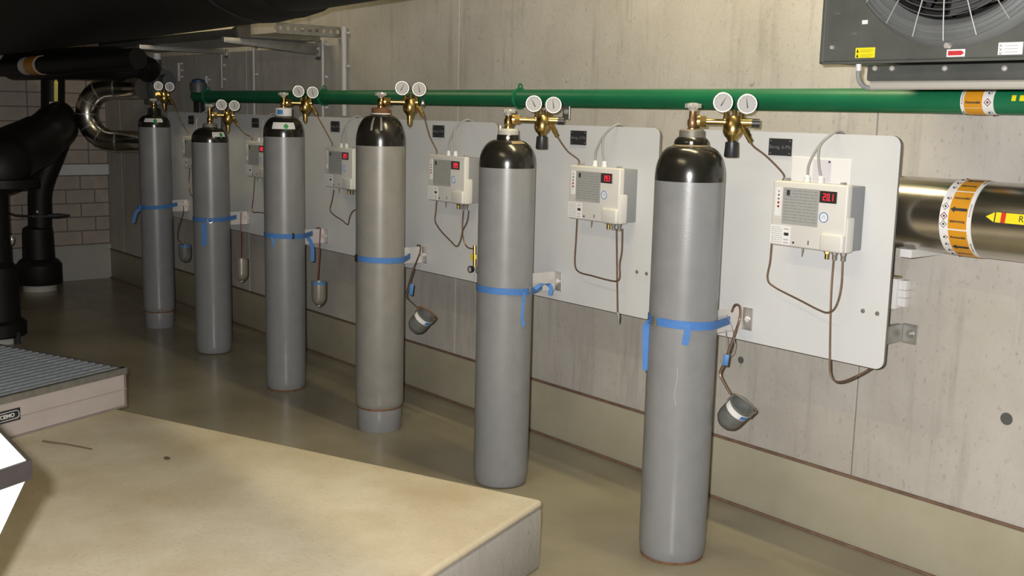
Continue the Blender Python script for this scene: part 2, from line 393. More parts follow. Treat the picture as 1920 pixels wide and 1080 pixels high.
MB().box(-GLEN + 0.012, -0.012, -GWID + 0.012, -0.012, 0.012, 0.03).build('sump_shade', M_DARK, sp)  # extra near-black sheet, painted shade below the grating bars
# name badge on the side panel facing along the plinth
def side_pt(px, py):
    v = ray((px, py)); n = E1; t = (GC.dot(n)) / v.dot(n); P = Vector((v.x * t, v.y * t, CAM_H + v.z * t)); d = P - GC
    return -d.dot(E2), P.z - PH
y1, z1 = side_pt(37, 768); y0, z0 = side_pt(0, 788)
bz0, bz1 = z1 - 0.026, z1 + 0.026 * 0.2
zc = side_pt(20, 779)[1]
plate = MB().box(0.0, 0.003, y1 - 0.15, y1, zc - 0.024, zc + 0.024).build('name_badge', M_KNOB, sp)
fr = []
for k in range(24):
    a = 2 * math.pi * k / 24; cx = 0.012 if math.cos(a) > 0 else -0.102; fr.append((0.0036, y1 - 0.027 + cx + 0.013 * math.cos(a) - 0.004, zc + 0.016 * math.sin(a)))
MB().tube(fr, 0.0014, 5, closed=True).build('badge_outline', M_WHITE, plate)
text_mesh('CEMO', 0.021, lambda u, v, d: (0.0034 + d, y1 - 0.058 + u, zc + v), 'badge_lettering', M_WHITE, plate, xs=1.1, bold=0.0006)

# ================================================================== white desk corner at the lower left
d = 1.73; v = ray((60, 862)); v = v / v.length * d
DC = Vector((v.x, v.y, CAM_H + v.z)); dz = DC.z
a1 = (on_z(0, 800, dz) - DC).normalized(); a2 = (on_z(0, 882, dz) - DC).normalized()
dk = thing('white_desk', (DC.x, DC.y, PH), 'bright white desk with dark edging in front of the sump', 'desk')
p0 = Vector((0, 0, 0)); p1 = a1 * 0.60; p2 = a2 * 0.50; p3 = p2 + (a1 * 0.55 + a2 * 0.2)
poly = [p0, p1, p3, p2]
if (p1.x * p3.y - p1.y * p3.x) < 0: poly = [p0, p2, p3, p1]
cen = (p0 + p1 + p2 + p3) / 4
inset = lambda k: [(q + (cen - q) * k) for q in poly]
TH = 0.028; top = dz - PH
MB().prism_z([(q.x, q.y) for q in poly], top - TH, top - 0.001).build('edge_band', M_DESKD, dk)
MB().prism_z([(q.x, q.y) for q in inset(0.028)], top - 0.004, top).build('desk_top', M_DESKW, dk)
b = MB().prism_z([(q.x, q.y) for q in inset(0.03)], top - 0.34, top - TH, [(q.x, q.y) for q in inset(0.52)]); b.build('desk_cone', M_DESKW, dk)
b = MB().prism_z([(q.x, q.y) for q in inset(0.52)], 0.0, top - 0.34); b.build('desk_column', M_DESKW, dk)

# ================================================================== silver pipe behind the boards, with its return bend
SY, SZ, SR, BRAD = 3.215, 1.237, 0.116, 0.086
sp = thing('silver_pipe', (-1.5, SY, SZ), 'large shiny steel clad pipe running behind the white boards', 'pipe')
loc = lambda P: Vector(P) - Vector((-1.5, SY, SZ))
MB().tube([loc((XR - 0.002, SY, SZ)), loc((-7.5, SY, SZ)), loc((-7.7, SY, SZ)), loc((-8.3, SY, SZ))], [SR, SR, BRAD, BRAD], 48).build('pipe_run', M_STEEL, sp)

ux, uy = -0.72, -0.69          # the bend swings out from the wall
zt = 1.65; rb = (zt - SZ) / 2; bx0, by0 = -8.5, 3.2
ub = [(-8.2, SY, SZ), (bx0, by0, SZ), (bx0 + ux * 0.16, by0 + uy * 0.16, SZ)]
for k in range(13):
    a = math.pi * k / 12; d_ = 0.20 + rb * math.sin(a) * 1.05; ub.append((bx0 + ux * d_, by0 + uy * d_, SZ + rb - rb * math.cos(a)))
ub += [(bx0 + ux * 0.16, by0 + uy * 0.16, zt), (bx0, by0, zt), (-8.25, by0 - 0.02, zt)]
MB().tube([loc(q) for q in ub], BRAD, 32).build('return_bend', M_STEEL, sp, sharp=60)
src = None
for k in (2, 5, 7, 9, 11, 13, 16):
    q = [Vector(loc(x)) for x in ub]; t = (q[k + 1] - q[k - 1]).normalized()
    MB().cyl(q[k] - t * 0.006, q[k] + t * 0.006, BRAD * 1.015, n=32).build('cladding_seam', M_GALV, sp)
for xx in (-1.0, 0.1, -4.6, -6.6): MB().cyl(loc((xx, SY, SZ)), loc((xx - 0.012, SY, SZ)), SR * 1.01, n=48).build('cladding_seam', M_GALV, sp)

def wrap(cy, cz, rad):        # (x, angle from the room-facing side, up positive) -> point on a pipe along X
    return lambda x, ang, off=0.0: (x, cy - (rad + off) * math.cos(ang), cz + (rad + off) * math.sin(ang))
def band(mb, cy, cz, rad, x0, x1, a0, a1, off, n=24):
    w = wrap(cy, cz, rad); vs = []; fs = []
    for k in range(n + 1):
        a = a0 + (a1 - a0) * k / n; vs += [w(x0, a, off), w(x1, a, off), w(x1, a, off - 0.001), w(x0, a, off - 0.001)]
    for k in range(n):
        i = 4 * k
        for q in range(4): fs.append((i + q, i + (q + 1) % 4, i + 4 + (q + 1) % 4, i + 4 + q))
    fs += [(3, 2, 1, 0), (4 * n, 4 * n + 1, 4 * n + 2, 4 * n + 3)]
    return mb.add(vs, fs)
def marker(pipe, org, cy, cz, rad, xw0, xo0, xo1, xw1, dia_side, arrows, flip, n_cells, a_start):
    """paper pipe marker: white tape, orange cells, black lettering, hazard diamonds"""
    org = Vector(org)
    def P(mb, name, m, par=None): 
        mb.v = [v - org for v in mb.v]; return mb.build(name, m, par or pipe)
    tp = P(band(MB(), cy, cz, rad, xw0, xw1, -math.pi, math.pi, 0.0014, 64), 'marker_tape', M_PAPER)
    da = 2 * math.pi / n_cells; w = wrap(cy, cz, rad)
    xc = (xo0 + xo1) / 2
    a_lo, a_hi = (0.80, 0.20) if arrows else (0.28, 0.7)
    for k in range(n_cells):
        a0 = a_start + k * da
        if not (-1.9 < a0 + da / 2 < 1.9): continue
        P(band(MB(), cy, cz, rad, xo0, xo1, a0 + 0.02, a0 + da - 0.02, 0.0024, 10), 'orange_cell', M_ORANGE, tp)
        for am_, sg in (((a_lo, 1), (a_hi, -1)) if arrows else ((a_lo, 1),)):
            f = lambda u, v, dd, am=a0 + da * am_, sg=sg: tuple(Vector(w(xc + sg * u, am + sg * v / rad, 0.0026 + dd)) - org)
            text_mesh('Ammoniak', (xo1 - xo0) * 0.19, f, 'marker_lettering', M_INK, tp, extrude=0.0002, bold=0.0004)
        if arrows:
            f2 = lambda u, v, dd, am=a0 + da * 0.5: tuple(Vector(w(xc + u, am + v / rad, 0.0026 + dd)) - org)
            _unused = lambda u, v, dd, am=a0 + da * 0.82: tuple(Vector(w(xc + u, am + v / rad, 0.0026 + dd)) - org)
            L = (xo1 - xo0) * 0.45
            vs = [(-L, 0), (-L + 0.014, 0.0095), (-L + 0.014, 0.0042), (L, 0.0042), (L, -0.0042), (-L + 0.014, -0.0042), (-L + 0.014, -0.0095)]
            MB().add([f2(u, v, 0) for u, v in vs] + [f2(u, v, 0.0005) for u, v in vs], [list(range(7)), list(range(13, 6, -1))] + [(i, (i + 1) % 7, (i + 1) % 7 + 7, i + 7) for i in range(7)]).build('flow_arrow', M_INK, tp)
        xd = (xw0 + xo0) / 2 if dia_side < 0 else (xo1 + xw1) / 2
        xt = (xo1 + xw1) / 2 if dia_side < 0 else (xw0 + xo0) / 2
        for am, mm in ([(a0 + da * k_, M_RED if q_ % 2 else M_INKG) for q_, k_ in enumerate((0.12, 0.32, 0.56, 0.78))] if arrows else [(a0 + da * 0.28, M_RED), (a0 + da * 0.72, M_INKG)]):
            hw = 0.0105
            ring = [w(xd + q[0], am + q[1] / rad, 0.0022) for q in ((hw, 0), (0, hw), (-hw, 0), (0, -hw))]
            MB().tube([Vector(q) - org for q in ring], 0.0016, 5, closed=True).build('hazard_diamond', mm, tp)
            MB().sphere(Vector(w(xd, am, 0.0015)) - org, 0.0036, 8, 5).build('hazard_symbol', M_INK, tp)
        f4 = lambda u, v, dd, am=a0 + da * 0.5: tuple(Vector(w(xt - v, am + u / rad, 0.0020 + dd)) - org)
        text_mesh('Ammoniak', 0.009, f4, 'edge_lettering', M_INK, tp, extrude=0.0002)
def px_x(px, py, y): return on_y(px, py, y).x
org = (-1.5, SY, SZ); yf = SY - SR
xw0, xo0, xo1, xw1 = px_x(1762, 400, yf), px_x(1779, 400, yf), px_x(1814, 400, yf), px_x(1822, 400, yf)
marker(sp, org, SY, SZ, SR, xw0, xo0, xo1, xw1, -1, True, True, 6, -0.25 - 2 * math.pi / 6 * 3)
# yellow flow arrow sign stuck to the silver pipe, lettering R717
xa = px_x(1848, 406, yf); ang = math.asin(max(-1, min(1, (on_y(1850, 406, yf).z - SZ) / SR)))
w = wrap(SY, SZ, SR)
def arrow_part(poly, off, name, m, par):
    n = len(poly); f = lambda u, v, o: tuple(Vector(w(xa + u, ang + v / SR, o)) - Vector(org))
    return MB().add([f(u, v, off) for u, v in poly] + [f(u, v, off - 0.001) for u, v in poly], [list(range(n)), list(range(2 * n - 1, n - 1, -1))] + [(i, (i + 1) % n, (i + 1) % n + n, i + n) for i in range(n)]).build(name, m, par)
hh = 0.0145
ar = arrow_part([(-0.003, 0), (0.027, hh + 0.002), (0.27, hh + 0.002), (0.27, -hh - 0.002), (0.027, -hh - 0.002)], 0.0022, 'flow_sign', M_INK, sp)
plab(ar, 'yellow arrow shaped sign lettered R717')
arrow_part([(0.001, 0), (0.0265, hh), (0.268, hh), (0.268, -hh), (0.0265, -hh)], 0.0030, 'sign_face', M_YELLOW, ar)
arrow_part([(0.0265, hh), (0.030, hh), (0.030, -hh), (0.0265, -hh)], 0.0034, 'sign_bar', M_INK, ar)
arrow_part([(0.046, hh), (0.060, hh), (0.060, -hh), (0.046, -hh)], 0.0034, 'sign_stripe', mat('sign_red', (0.6, 0.03, 0.02), 0.5), ar)
text_mesh('R717', 0.026, lambda u, v, dd: tuple(Vector(w(xa + 0.098 + u, ang + v / SR, 0.0032 + dd)) - Vector(org)), 'sign_lettering', M_INK, ar, align='LEFT', extrude=0.0003)
# pipe saddles
for xx in (-2.16,):
    b = MB().box(-0.02, 0.02, -0.06, WALL - SY, -SR - 0.022, -SR + 0.004)
    s_ = b.build('pipe_support', M_WHITE, None); s_.location = (xx, SY, SZ)
    tag(s_, 'small white support under the silver pipe', 'bracket')
    if xx == -2.16: s_.location.x = on_y(1717, 480, SY).x

# ================================================================== green pipe
GY, GZ, GR = 3.225, 1.592, 0.0395
gp = thing('green_pipe', (-1.5, GY, GZ), 'long glossy green pipe running above the white boards', 'pipe')
gorg = (-1.5, GY, GZ)
MB().cyl((XR + 1.498, 0, 0), (-5.95, 0, 0), GR, n=36).build('pipe_run', M_GREENP, gp)
yg = GY - GR
marker(gp, gorg, GY, GZ, GR, px_x(1800, 196, yg), px_x(1807, 196, yg), px_x(1841, 196, yg), px_x(1862, 196, yg), 1, False, False, 4, -0.55 - math.pi / 2)
w2 = wrap(GY, GZ, GR)
for (a, c) in ((1896, 1904), (1911, 1990)):
    x0, x1 = px_x(a, 195, yg), px_x(c, 195, yg)
    mb = band(MB(), GY, GZ, GR, x0, x1, 0.0, 0.42, 0.0015, 8); mb.v = [v - Vector(gorg) for v in mb.v]; mb.build('yellow_marker', M_YELLOW, gp)
for px, lab in ((975, 'green clamp on the green pipe near the cylinder behind the plinth corner'), (608, 'green clamp on the green pipe beside the thick pale conduit'), (390, 'green clamp at the far end of the green pipe')):
    xx = on_y(px, 180, GY).x
    cl = thing('pipe_clamp', (xx, GY, GZ), lab, 'clamp', 'clamps on the green pipe')
    ring = [(0, (GR + 0.004) * math.cos(2 * math.pi * k / 24), (GR + 0.004) * math.sin(2 * math.pi * k / 24)) for k in range(24)]
    MB().tube(ring, 0.006, 6, closed=True).build('clamp_ring', M_GREENP, cl)
    MB().cyl((0, GR, 0), (0, WALL - GY, 0), 0.006, n=8).build('clamp_stud', M_GALV, cl)
    MB().tube([(0, 0.01 * math.cos(a), GR + 0.014 + 0.012 * math.sin(a)) for a in [2 * math.pi * k / 12 for k in range(12)]], 0.0035, 6, closed=True).build('clamp_eye', M_GREENP, cl)
# galvanised support angle beside the second regulator, and the earth lead on the clamp
p = on_y(1062, 212, GY - 0.02)
t = thing('support_angle', p, 'small galvanised hanger plate under the green pipe', 'bracket')
MB().box(-0.022, 0.022, -0.003, 0.003, -0.028, 0.030).build('front_plate', M_GALV, t, bevel=0.001, seg=1)
MB().box(-0.022, 0.022, 0.0, 0.03, 0.026, 0.030).cyl((0, 0.015, 0.028), (0, 0.018, GZ - GR - p.z), 0.007, n=8).build('hanger_stem', M_GALV, t)
MB().cyl((0.004, -0.003, 0.006), (0.004, -0.010, 0.006), 0.011, n=6).build('bolt', M_CHROME, t)

# ================================================================== cylinder data, from the wall side of the brick end wall to the near one
CY = [dict(p=(-7.308, 2.865), r=0.1050, px=(293, 235, 216, 203), foot=True),
      dict(p=(-6.352, 2.836), r=0.1100, px=(402, 263, 240, 232), foot=False),
      dict(p=(-5.296, 2.780), r=0.1075, px=(537, 252, 219, 203), foot=False),
      dict(p=(-4.346, 2.781), r=0.1149, px=(711, 268, 216, 203), foot=True),
      dict(p=(-3.393, 2.770), r=0.1131, px=(950, 308, 262, 241), foot=False),
      dict(p=(-2.443, 2.784), r=0.1163, px=(1294, 332, 272, 256), foot=False)]
CLAB = ['slim grey gas cylinder with a foot ring, first from the brick wall',
        'shorter grey gas cylinder with black shoulder, second from the brick wall',
        'grey gas cylinder with white and blue neck band and green diamond label',
        'grey gas cylinder with rusty orange neck ring and separate foot ring',
        'grey gas cylinder with pale neck ring standing right behind the plinth corner',
        'grey gas cylinder with stepped black collar, first from the wall cooler']
HAND = [(288, 187), (403, 198), (537, 176), (711, 176), (950, 208), (1297, 198)]
NECKM = [M_NECK, M_NECK, M_PAPER, M_RUST, M_NECK, M_NECK]
ZR, REGX = [], []
def face_dir(p):          # horizontal unit vectors at a cylinder: across the view, and towards the aisle where the camera stood
    v = Vector((p[0], p[1], 0)).normalized(); return Vector((v.y, -v.x, 0)), -v
def dome(r, rn, zb, zt, n=12): return [(rn + (r - rn) * math.cos(math.pi / 2 * k / n), zb + (zt - zb) * math.sin(math.pi / 2 * k / n)) for k in range(n + 1)]
for i, c in enumerate(CY):
    x, y = c['p']; r = c['r']; px, yb, yt, yn = c['px']
    zb, zt, zn = z_at(px, yb, c['p']), z_at(px, yt, c['p']), z_at(px, yn, c['p'])
    if i == 5: zt -= 0.004
    rn = {0: 0.045, 1: 0.045, 2: 0.044, 3: 0.046, 4: 0.045, 5: 0.060}[i]
    u, w_ = face_dir(c['p']); rz = math.atan2(u.y, u.x)          # local +x across the view to the right, local -y to the aisle
    t = thing('gas_cylinder', (x, y, 0), CLAB[i], 'gas cylinder', 'grey gas cylinders along the wall', rz)
    f0 = 0.0
    if c['foot']:
        f0 = 0.115
        MB().lathe([(r * 0.90, 0.0), (r * 0.93, 0.006), (r * 0.935, f0 - 0.004), (r * 0.93, f0)], 40).build('foot_ring', M_CYL, t)
        MB().lathe([(r * 0.94, f0 - 0.006), (r * 0.955, f0 - 0.003), (r * 0.95, f0 + 0.003)], 40).build('foot_joint', M_RUST, t)
        prof = [(r * 0.93, f0), (r * 0.99, f0 + 0.012), (r, f0 + 0.03)]
    else:
        prof = [(r * 0.80, 0.0), (r * 0.92, 0.006), (r * 0.975, 0.018), (r, 0.05)]
        if i in (2, 5): MB().lathe([(r * 0.86, 0.0), (r * 0.94, 0.001), (r * 0.945, 0.007), (r * 0.86, 0.010)], 40).build('rusty_base_edge', M_RUST, t)
    prof += [(r, 0.5), (r, 1.0), (r, zb)]
    body = MB().lathe(prof, 56).build('cylinder_body', M_CYL if i != 3 else M_CYLW, t)
    MB().lathe([(r * 1.003, zb - 0.012)] + [(a * 1.003, b_) for a, b_ in dome(r, rn, zb, zt)] + [(rn * 0.98, zt + 0.004)], 56).build('black_shoulder', M_BLACK, t)
    dfun = dome(r * 1.003, rn * 1.003, zb, zt, 40)
    def patch(z0, z1, a0, a1, off, name, m, par, diamond=False):
        pts = [q for q in dfun if z0 <= q[1] <= z1]
        mb = MB()
        return mb.lathe([(q[0] + off, q[1] + off * 0.8) for q in pts], 16, a0=a0, a1=a1).build(name, m, par)
    aF = -math.pi / 2                                              # towards the aisle
    if i in (0, 1, 2):
        h = zt - zb; da, sh = {0: (0.62, -0.05), 1: (0.42, 0.55), 2: (0.60, 0.0)}[i]
        lb = patch(zb + h * 0.28, zb + h * 0.68, aF + sh - da, aF + sh + da, 0.0012, 'shoulder_label', M_PAPER, t)
        # green diamond printed on the label
        zc_ = zb + h * 0.48; rc = min(dfun, key=lambda q: abs(q[1] - zc_))[0] + 0.002
        hw = 0.013; vs = []
        for (du, dv) in ((hw, 0), (0, hw), (-hw, 0), (0, -hw)):
            zz = zc_ + dv; rr = min(dfun, key=lambda q: abs(q[1] - zz))[0] + 0.0035; a = aF + sh + 0.12 + du / rr
            vs.append((rr * math.cos(a), rr * math.sin(a), zz + 0.002))
        MB().add(vs + [tuple(Vector(q) * 0.985) for q in vs], [(0, 1, 2, 3), (7, 6, 5, 4)] + [(k, k + 4, (k + 1) % 4 + 4, (k + 1) % 4) for k in range(4)]).build('green_diamond', M_GREENL, lb)
    if i == 5:
        MB().lathe([(rn * 1.0, zt - 0.002), (rn * 1.03, zt + 0.002), (rn * 1.0, zt + 0.005)], 40).build('tan_ring', M_TAN, t)
        MB().lathe([(rn * 0.97, zt), (rn * 0.97, zt + 0.012), (rn * 0.9, zt + 0.022), (rn * 0.76, zt + 0.03)], 40).build('black_collar', M_BLACK, t)
        zn = zt + 0.052
        MB().lathe([(rn * 0.70, zt + 0.026), (rn * 0.70, zn), (rn * 0.6, zn + 0.004)], 32).build('neck_ring', M_NECK, t)
        for sx in (-1, 1): MB().box(sx * 0.066 - 0.01, sx * 0.066 + 0.01, -0.02, 0.0, zt - 0.014, zt - 0.004).build('worn_patch', M_TAN, t, bevel=0.003)
        MB().box(-0.006, 0.006, -rn * 0.99, -rn * 0.9, zt + 0.006, zt + 0.018).build('bright_clip', M_CHROME, t, bevel=0.002)
    elif i == 4:
        MB().lathe([(rn, zt), (rn * 0.98, zt + 0.018), (rn * 0.9, zt + 0.022)], 32).build('black_collar', M_BLACK, t)
        MB().lathe([(rn * 0.93, zt + 0.018), (rn * 0.95, zn - 0.008), (rn * 0.82, zn)], 32).build('neck_ring', mat('pale_neck', (0.42, 0.42, 0.38), 0.5), t)
        MB().box(-0.034, -0.028, -0.02, -0.012, zn - 0.006, zn + 0.012).build('paper_tag', M_PAPER, t)
        MB().box(-0.008, 0.008, -rn * 1.0, -rn * 0.9, zt + 0.002, zt + 0.014).build('bright_clip', M_CHROME, t, bevel=0.002)
        lab = patch(zb + (zt - zb) * 0.84, zb + (zt - zb) * 0.97, aF + 0.2, aF + 1.0, 0.001, 'tan_sticker', M_TAN, t)
    elif i == 3:
        MB().lathe([(rn * 0.98, zt), (rn * 0.98, zt + 0.008), (rn * 0.9, zt + 0.01)], 32).build('pale_band', M_PAPER, t)
        MB().lathe([(rn * 0.90, zt + 0.008), (rn * 0.92, zt + 0.010), (rn * 0.92, zn), (rn * 0.5, zn + 0.004)], 32).build('neck_ring', M_RUST, t)
        for aa in (aF - 0.45, aF - 0.02): patch(zb + (zt - zb) * 0.45, zb + (zt - zb) * 0.93, aa, aa + 0.10, 0.0008, 'paint_scratch', mat('scratch_grey', (0.2, 0.2, 0.2), 0.5), t)
    elif i == 2:
        MB().lathe([(rn * 1.0, zt - 0.004), (rn * 1.02, zt), (rn * 0.96, zt + 0.004)], 32).build('tan_ring', M_TAN, t)
        nr = MB().lathe([(rn * 0.96, zt + 0.003), (rn * 1.0, zt + 0.006), (rn * 1.0, zn), (rn * 0.5, zn + 0.004)], 32).build('neck_band', M_PAPER, t)
        MB().lathe([(rn * 1.01, zt + 0.012), (rn * 1.01, zn - 0.008)], 12, a0=aF - 0.8, a1=aF - 0.05).build('blue_print', M_BLUEP, nr)
    else:
        MB().lathe([(rn * 1.0, zt), (rn * 0.95, zt + 0.004), (rn * 0.9, zn), (rn * 0.5, zn + 0.004)], 32).build('neck_ring', M_BLACK if i == 0 else M_NECK, t)
    # valve: spindle body and hand wheel
    zh = z_at(HAND[i][0], HAND[i][1], c['p'])
    vb = MB().lathe([(0.016, zn), (0.016, zn + 0.008), (0.0125, zn + 0.010), (0.0165, zn + 0.016), (0.0165, zn + 0.034), (0.0125, zn + 0.040), (0.012, zh - 0.014)], 20).build('valve_body', M_BRASS if i != 5 else mat('dull_brass', (0.33, 0.21, 0.11), 0.4, metal=0.8), t)
    hw = MB().lathe([(0.012, zh - 0.018), (0.016, zh - 0.010), (0.024, zh - 0.004), (0.0255, zh + 0.001), (0.0235, zh + 0.006), (0.008, zh + 0.009), (1e-5, zh + 0.0095)], 24).build('hand_wheel', M_CHROME, t)
    for k in range(8):
        a = 2 * math.pi * k / 8; MB().cyl((0.0225 * math.cos(a), 0.0225 * math.sin(a), zh - 0.007), (0.0225 * math.cos(a), 0.0225 * math.sin(a), zh + 0.006), 0.0045, n=8).build('wheel_lobe', M_CHROME, hw)
    if i == 5:  # white run mark down the paint
        z0_, z1_ = 0.70, 0.565; pts = []
        for k in range(9):
            q = k / 8; a = aF - 0.10 + 0.03 * math.sin(q * 7); pts.append(((r + 0.0004) * math.cos(a), (r + 0.0004) * math.sin(a), z0_ + (z1_ - z0_) * q))
        MB().tube(pts, 0.0010, 5).build('paint_run', mat('run_white', (0.42, 0.42, 0.42), 0.6), t)
    c.update(zb=zb, zt=zt, zn=zn, zh=zh, u=u, w=w_, rz=rz)
    ZR.append(zn + 0.025)

# ================================================================== pressure regulators
RLAB = ['brass regulator on the cylinder next to the silver return bend', 'brass regulator with plain brass stem on the shorter cylinder',
        'brass regulator on the cylinder with the white neck band', 'brass regulator on the cylinder with the rusty neck ring',
        'brass regulator with black knob on the cylinder behind the plinth corner', 'brass regulator with black knobs on the cylinder first from the cooler']
SC = [1.0, 0.97, 0.90, 1.0, 1.0, 1.0]
for i, c in enumerate(CY):
    s = {0: 0.0017, 1: 0.00178, 2: 0.00172, 3: 0.00183, 4: 0.00181, 5: 0.001815}[i]
    zr = c['zn'] + 0.025
    if i == 5: zr = z_at(1330, 228, c['p'])
    if i == 4: zr = z_at(970, 224, c['p'])
    if i == 3: zr = z_at(735, 191, c['p'])
    if i == 2: zr = z_at(560, 193, c['p'])
    if i == 1: zr = z_at(420, 216, c['p'])
    if i == 0: zr = z_at(300, 178, c['p'])
    t = thing('pressure_regulator', (c['p'][0], c['p'][1], zr), RLAB[i], 'regulator', 'brass pressure regulators', c['rz'])
    P = lambda a, h, d=0.0: (a * s, d * s, h * s)
    k5 = i >= 4
    bx = {0: 40, 1: 62, 2: 68, 3: 76, 4: 75, 5: 73}[i]               # body axis from the valve axis
    if i in (1, 2, 3): bx *= 0.97
    MB().cyl(P(8, 0), P(13, 0), 13 * s, n=20).cyl(P(13, 0), P(25, 0), 11.5 * s, n=6).build('union_nut', M_BRASS, t)
    MB().cyl(P(20, 0), P(bx - 12, 0), 5.2 * s, n=16).build('inlet_arm', M_BRASS, t)
    bd = MB().lathe([(1e-5, 12 * s), (9 * s, 11 * s), (14 * s, 6 * s), (17.5 * s, -8 * s), (18 * s, -18 * s), (15 * s, -25 * s), (10 * s, -30 * s), (8.5 * s, -34 * s)], 28, P(bx, 0)).build('regulator_body', M_BRASS, t)
    MB().cyl(P(bx - 17, 0), P(bx + (34 if k5 else 20), 0), 7.5 * s, n=16).build('cross_block', M_BRASS, t)
    if k5: plab(MB().lathe([(8 * s, -32 * s), (8 * s, -35 * s), (12 * s, -36 * s), (13.5 * s, -61 * s), (12 * s, -63.5 * s), (1e-5, -64 * s)], 20, P(bx, 0)).build('adjusting_knob', M_KNOB, t), 'black ribbed adjusting knob')
    else: MB().lathe([(7.5 * s, -30 * s), (7 * s, -50 * s), (5.5 * s, -58 * s), (2 * s, -61 * s), (1.5 * s, -64 * s), (1e-5, -64.5 * s)], 16, P(bx, 0)).build('adjusting_stem', M_BRASS, t)
    if k5: MB().cyl(P(bx + 33, -1), P(bx + 47, -1), 8.2 * s, n=18).build('outlet_knob', M_KNOB, t)
    elif i == 3: MB().lathe([(4 * s, 0), (9 * s, 3 * s), (9 * s, 8 * s), (4 * s, 11 * s)], 16, P(bx + 27, -1), Matrix.Rotation(math.pi / 2, 3, 'Y')).build('outlet_knob', M_STEEL, t)
    MB().cyl(P(bx + 2, 8), P(bx + 2, 22), 4.5 * s, n=10).build('relief_plug', M_BRASS, t)
    for q, (gx, gz, nd) in enumerate(((bx - 20, 35, 0.5), (bx + 23, 33, -0.15))):
        MB().cyl(P(bx + (-13 if q == 0 else 15), 3), P(gx + (8 if q == 0 else -8), 18), 6 * s, 5 * s, n=10).build('gauge_stem', M_BRASS, t)
        rg = 18.3 * s; rot = Matrix.Rotation(math.pi / 2, 3, 'X')
        g = MB().lathe([(rg * 0.9, -9 * s), (rg, -7 * s), (rg, 6 * s), (rg * 0.95, 7.2 * s), (rg * 0.88, 7.2 * s), (rg * 0.88, 5.8 * s)], 32, P(gx, gz), rot).build('gauge', M_RIM, t)
        MB().cyl(P(gx, gz, -5), P(gx, gz, -6.6), rg * 0.93, n=32).build('dial', M_DIAL, g)
        a = nd + (0.5 if i in (1, 2, 4) and q == 0 else 0.0) * -2
        dx, dz_ = math.sin(a), math.cos(a)
        yv = -7.2 * s
        MB().add([Vector(P(gx, gz)) + Vector((-dx * rg * 0.4 + dz_ * 0.0022, yv, -dz_ * rg * 0.4 - dx * 0.0022)), Vector(P(gx, gz)) + Vector((-dx * rg * 0.4 - dz_ * 0.0022, yv, -dz_ * rg * 0.4 + dx * 0.0022)),
                  Vector(P(gx, gz)) + Vector((-dz_ * 0.0006 + dx * rg * 0.6, yv, dz_ * rg * 0.6)), Vector(P(gx, gz)) + Vector((dz_ * 0.0006 + dx * rg * 0.6, yv, dz_ * rg * 0.6))], [(0, 1, 2, 3)]).build('needle', M_INK, g)
        for kk in range(9):
            aa = -2.2 + 4.4 * kk / 8; e = Vector(P(gx, gz)) + Vector((math.sin(aa) * rg * 0.72, yv, math.cos(aa) * rg * 0.72)); f_ = Vector(P(gx, gz)) + Vector((math.sin(aa) * rg * 0.8, yv, math.cos(aa) * rg * 0.8))
            if i >= 3: MB().tube([e, f_], 0.0007, 4).build('scale_mark', M_INKG, g)
    MB().cyl(P(bx + 15, -4), P(bx + 22, -14), 4.5 * s, n=10).cyl(P(bx + 21, -12), P(bx + 29, -26), 6.5 * s, n=6).cyl(P(bx + 28, -25), P(bx + 34, -35), 5 * s, n=10).build('outlet_fitting', M_BRASS, t)
    e = Matrix.Rotation(c['rz'], 3, 'Z') @ Vector(P(bx + 33, -33)); c['out'] = Vector((c['p'][0], c['p'][1], zr)) + e

# ================================================================== mounting boards, one behind each cylinder
BR = [-6.70, -5.745, -4.79, -3.825, -2.845, -1.842]
BW = 0.86; BZ0, BZ1 = 0.744, 1.481
def rrect(x0, x1, z0, z1, r, n=5):
    out = []
    for (cx, cz, a0) in ((x1 - r, z1 - r, 0), (x0 + r, z1 - r, 90), (x0 + r, z0 + r, 180), (x1 - r, z0 + r, 270)):
        for k in range(n + 1):
            a = math.radians(a0 + 90 * k / n); out.append((cx + r * math.cos(a), cz + r * math.sin(a)))
    return out[::-1]
ORD = ['first', 'second', 'third', 'fourth', 'fifth', 'sixth']
for i, xr in enumerate(BR):
    t = thing('mounting_board', (xr, BOARD, BZ0), 'light grey mounting board on the wall, %s from the brick wall' % ORD[i], 'board', 'mounting boards')
    p = rrect(-BW, 0, 0, BZ1 - BZ0, 0.03)
    MB().prism(p, 0.0, 0.002).build('board_face', M_BOARD, t)
    MB().prism(p, 0.002, 0.011).build('board_core', M_BOARDE, t)
    for zz in (0.07, 0.68):
        for xx in (-0.128 if zz < 0.3 else -0.42, -BW + 0.06):
            pt = thing('standoff_bracket', (xr + xx, WALL, BZ0 + zz - 0.03), '%s zinc standoff at the %s end behind the %s board from the brick wall' % ('lower' if zz < 0.3 else 'upper', 'cooler' if xx > -0.5 else 'brick', ORD[i]), 'bracket', 'standoff brackets behind the boards')
            MB().box(-0.012, 0.012, BOARD + 0.011 - WALL, 0.0, 0, 0.06).build('arm', M_GALV, pt)
            MB().box(0.012, 0.065, -0.004, 0, -0.004, 0.064).build('foot_plate', M_BRKT, pt, bevel=0.001, seg=1)
            MB().cyl((0.04, -0.004, 0.03), (0.04, -0.009, 0.03), 0.014, n=20).cyl((0.04, -0.009, 0.03), (0.04, -0.016, 0.03), 0.008, n=6).build('anchor_bolt', M_GALV, pt)
    for k in (0, 1):
        sx = on_y(1618 + 27 * k, 583 + 5 * k, BOARD); dx = sx.x - BR[5]
        MB().lathe([(0.0075, 0.0), (0.0065, 0.003), (1e-5, 0.0045)], 12, (dx, 0, sx.z - BZ0), Matrix.Rotation(math.pi / 2, 3, 'X')).build('screw_head', M_NECK, t)

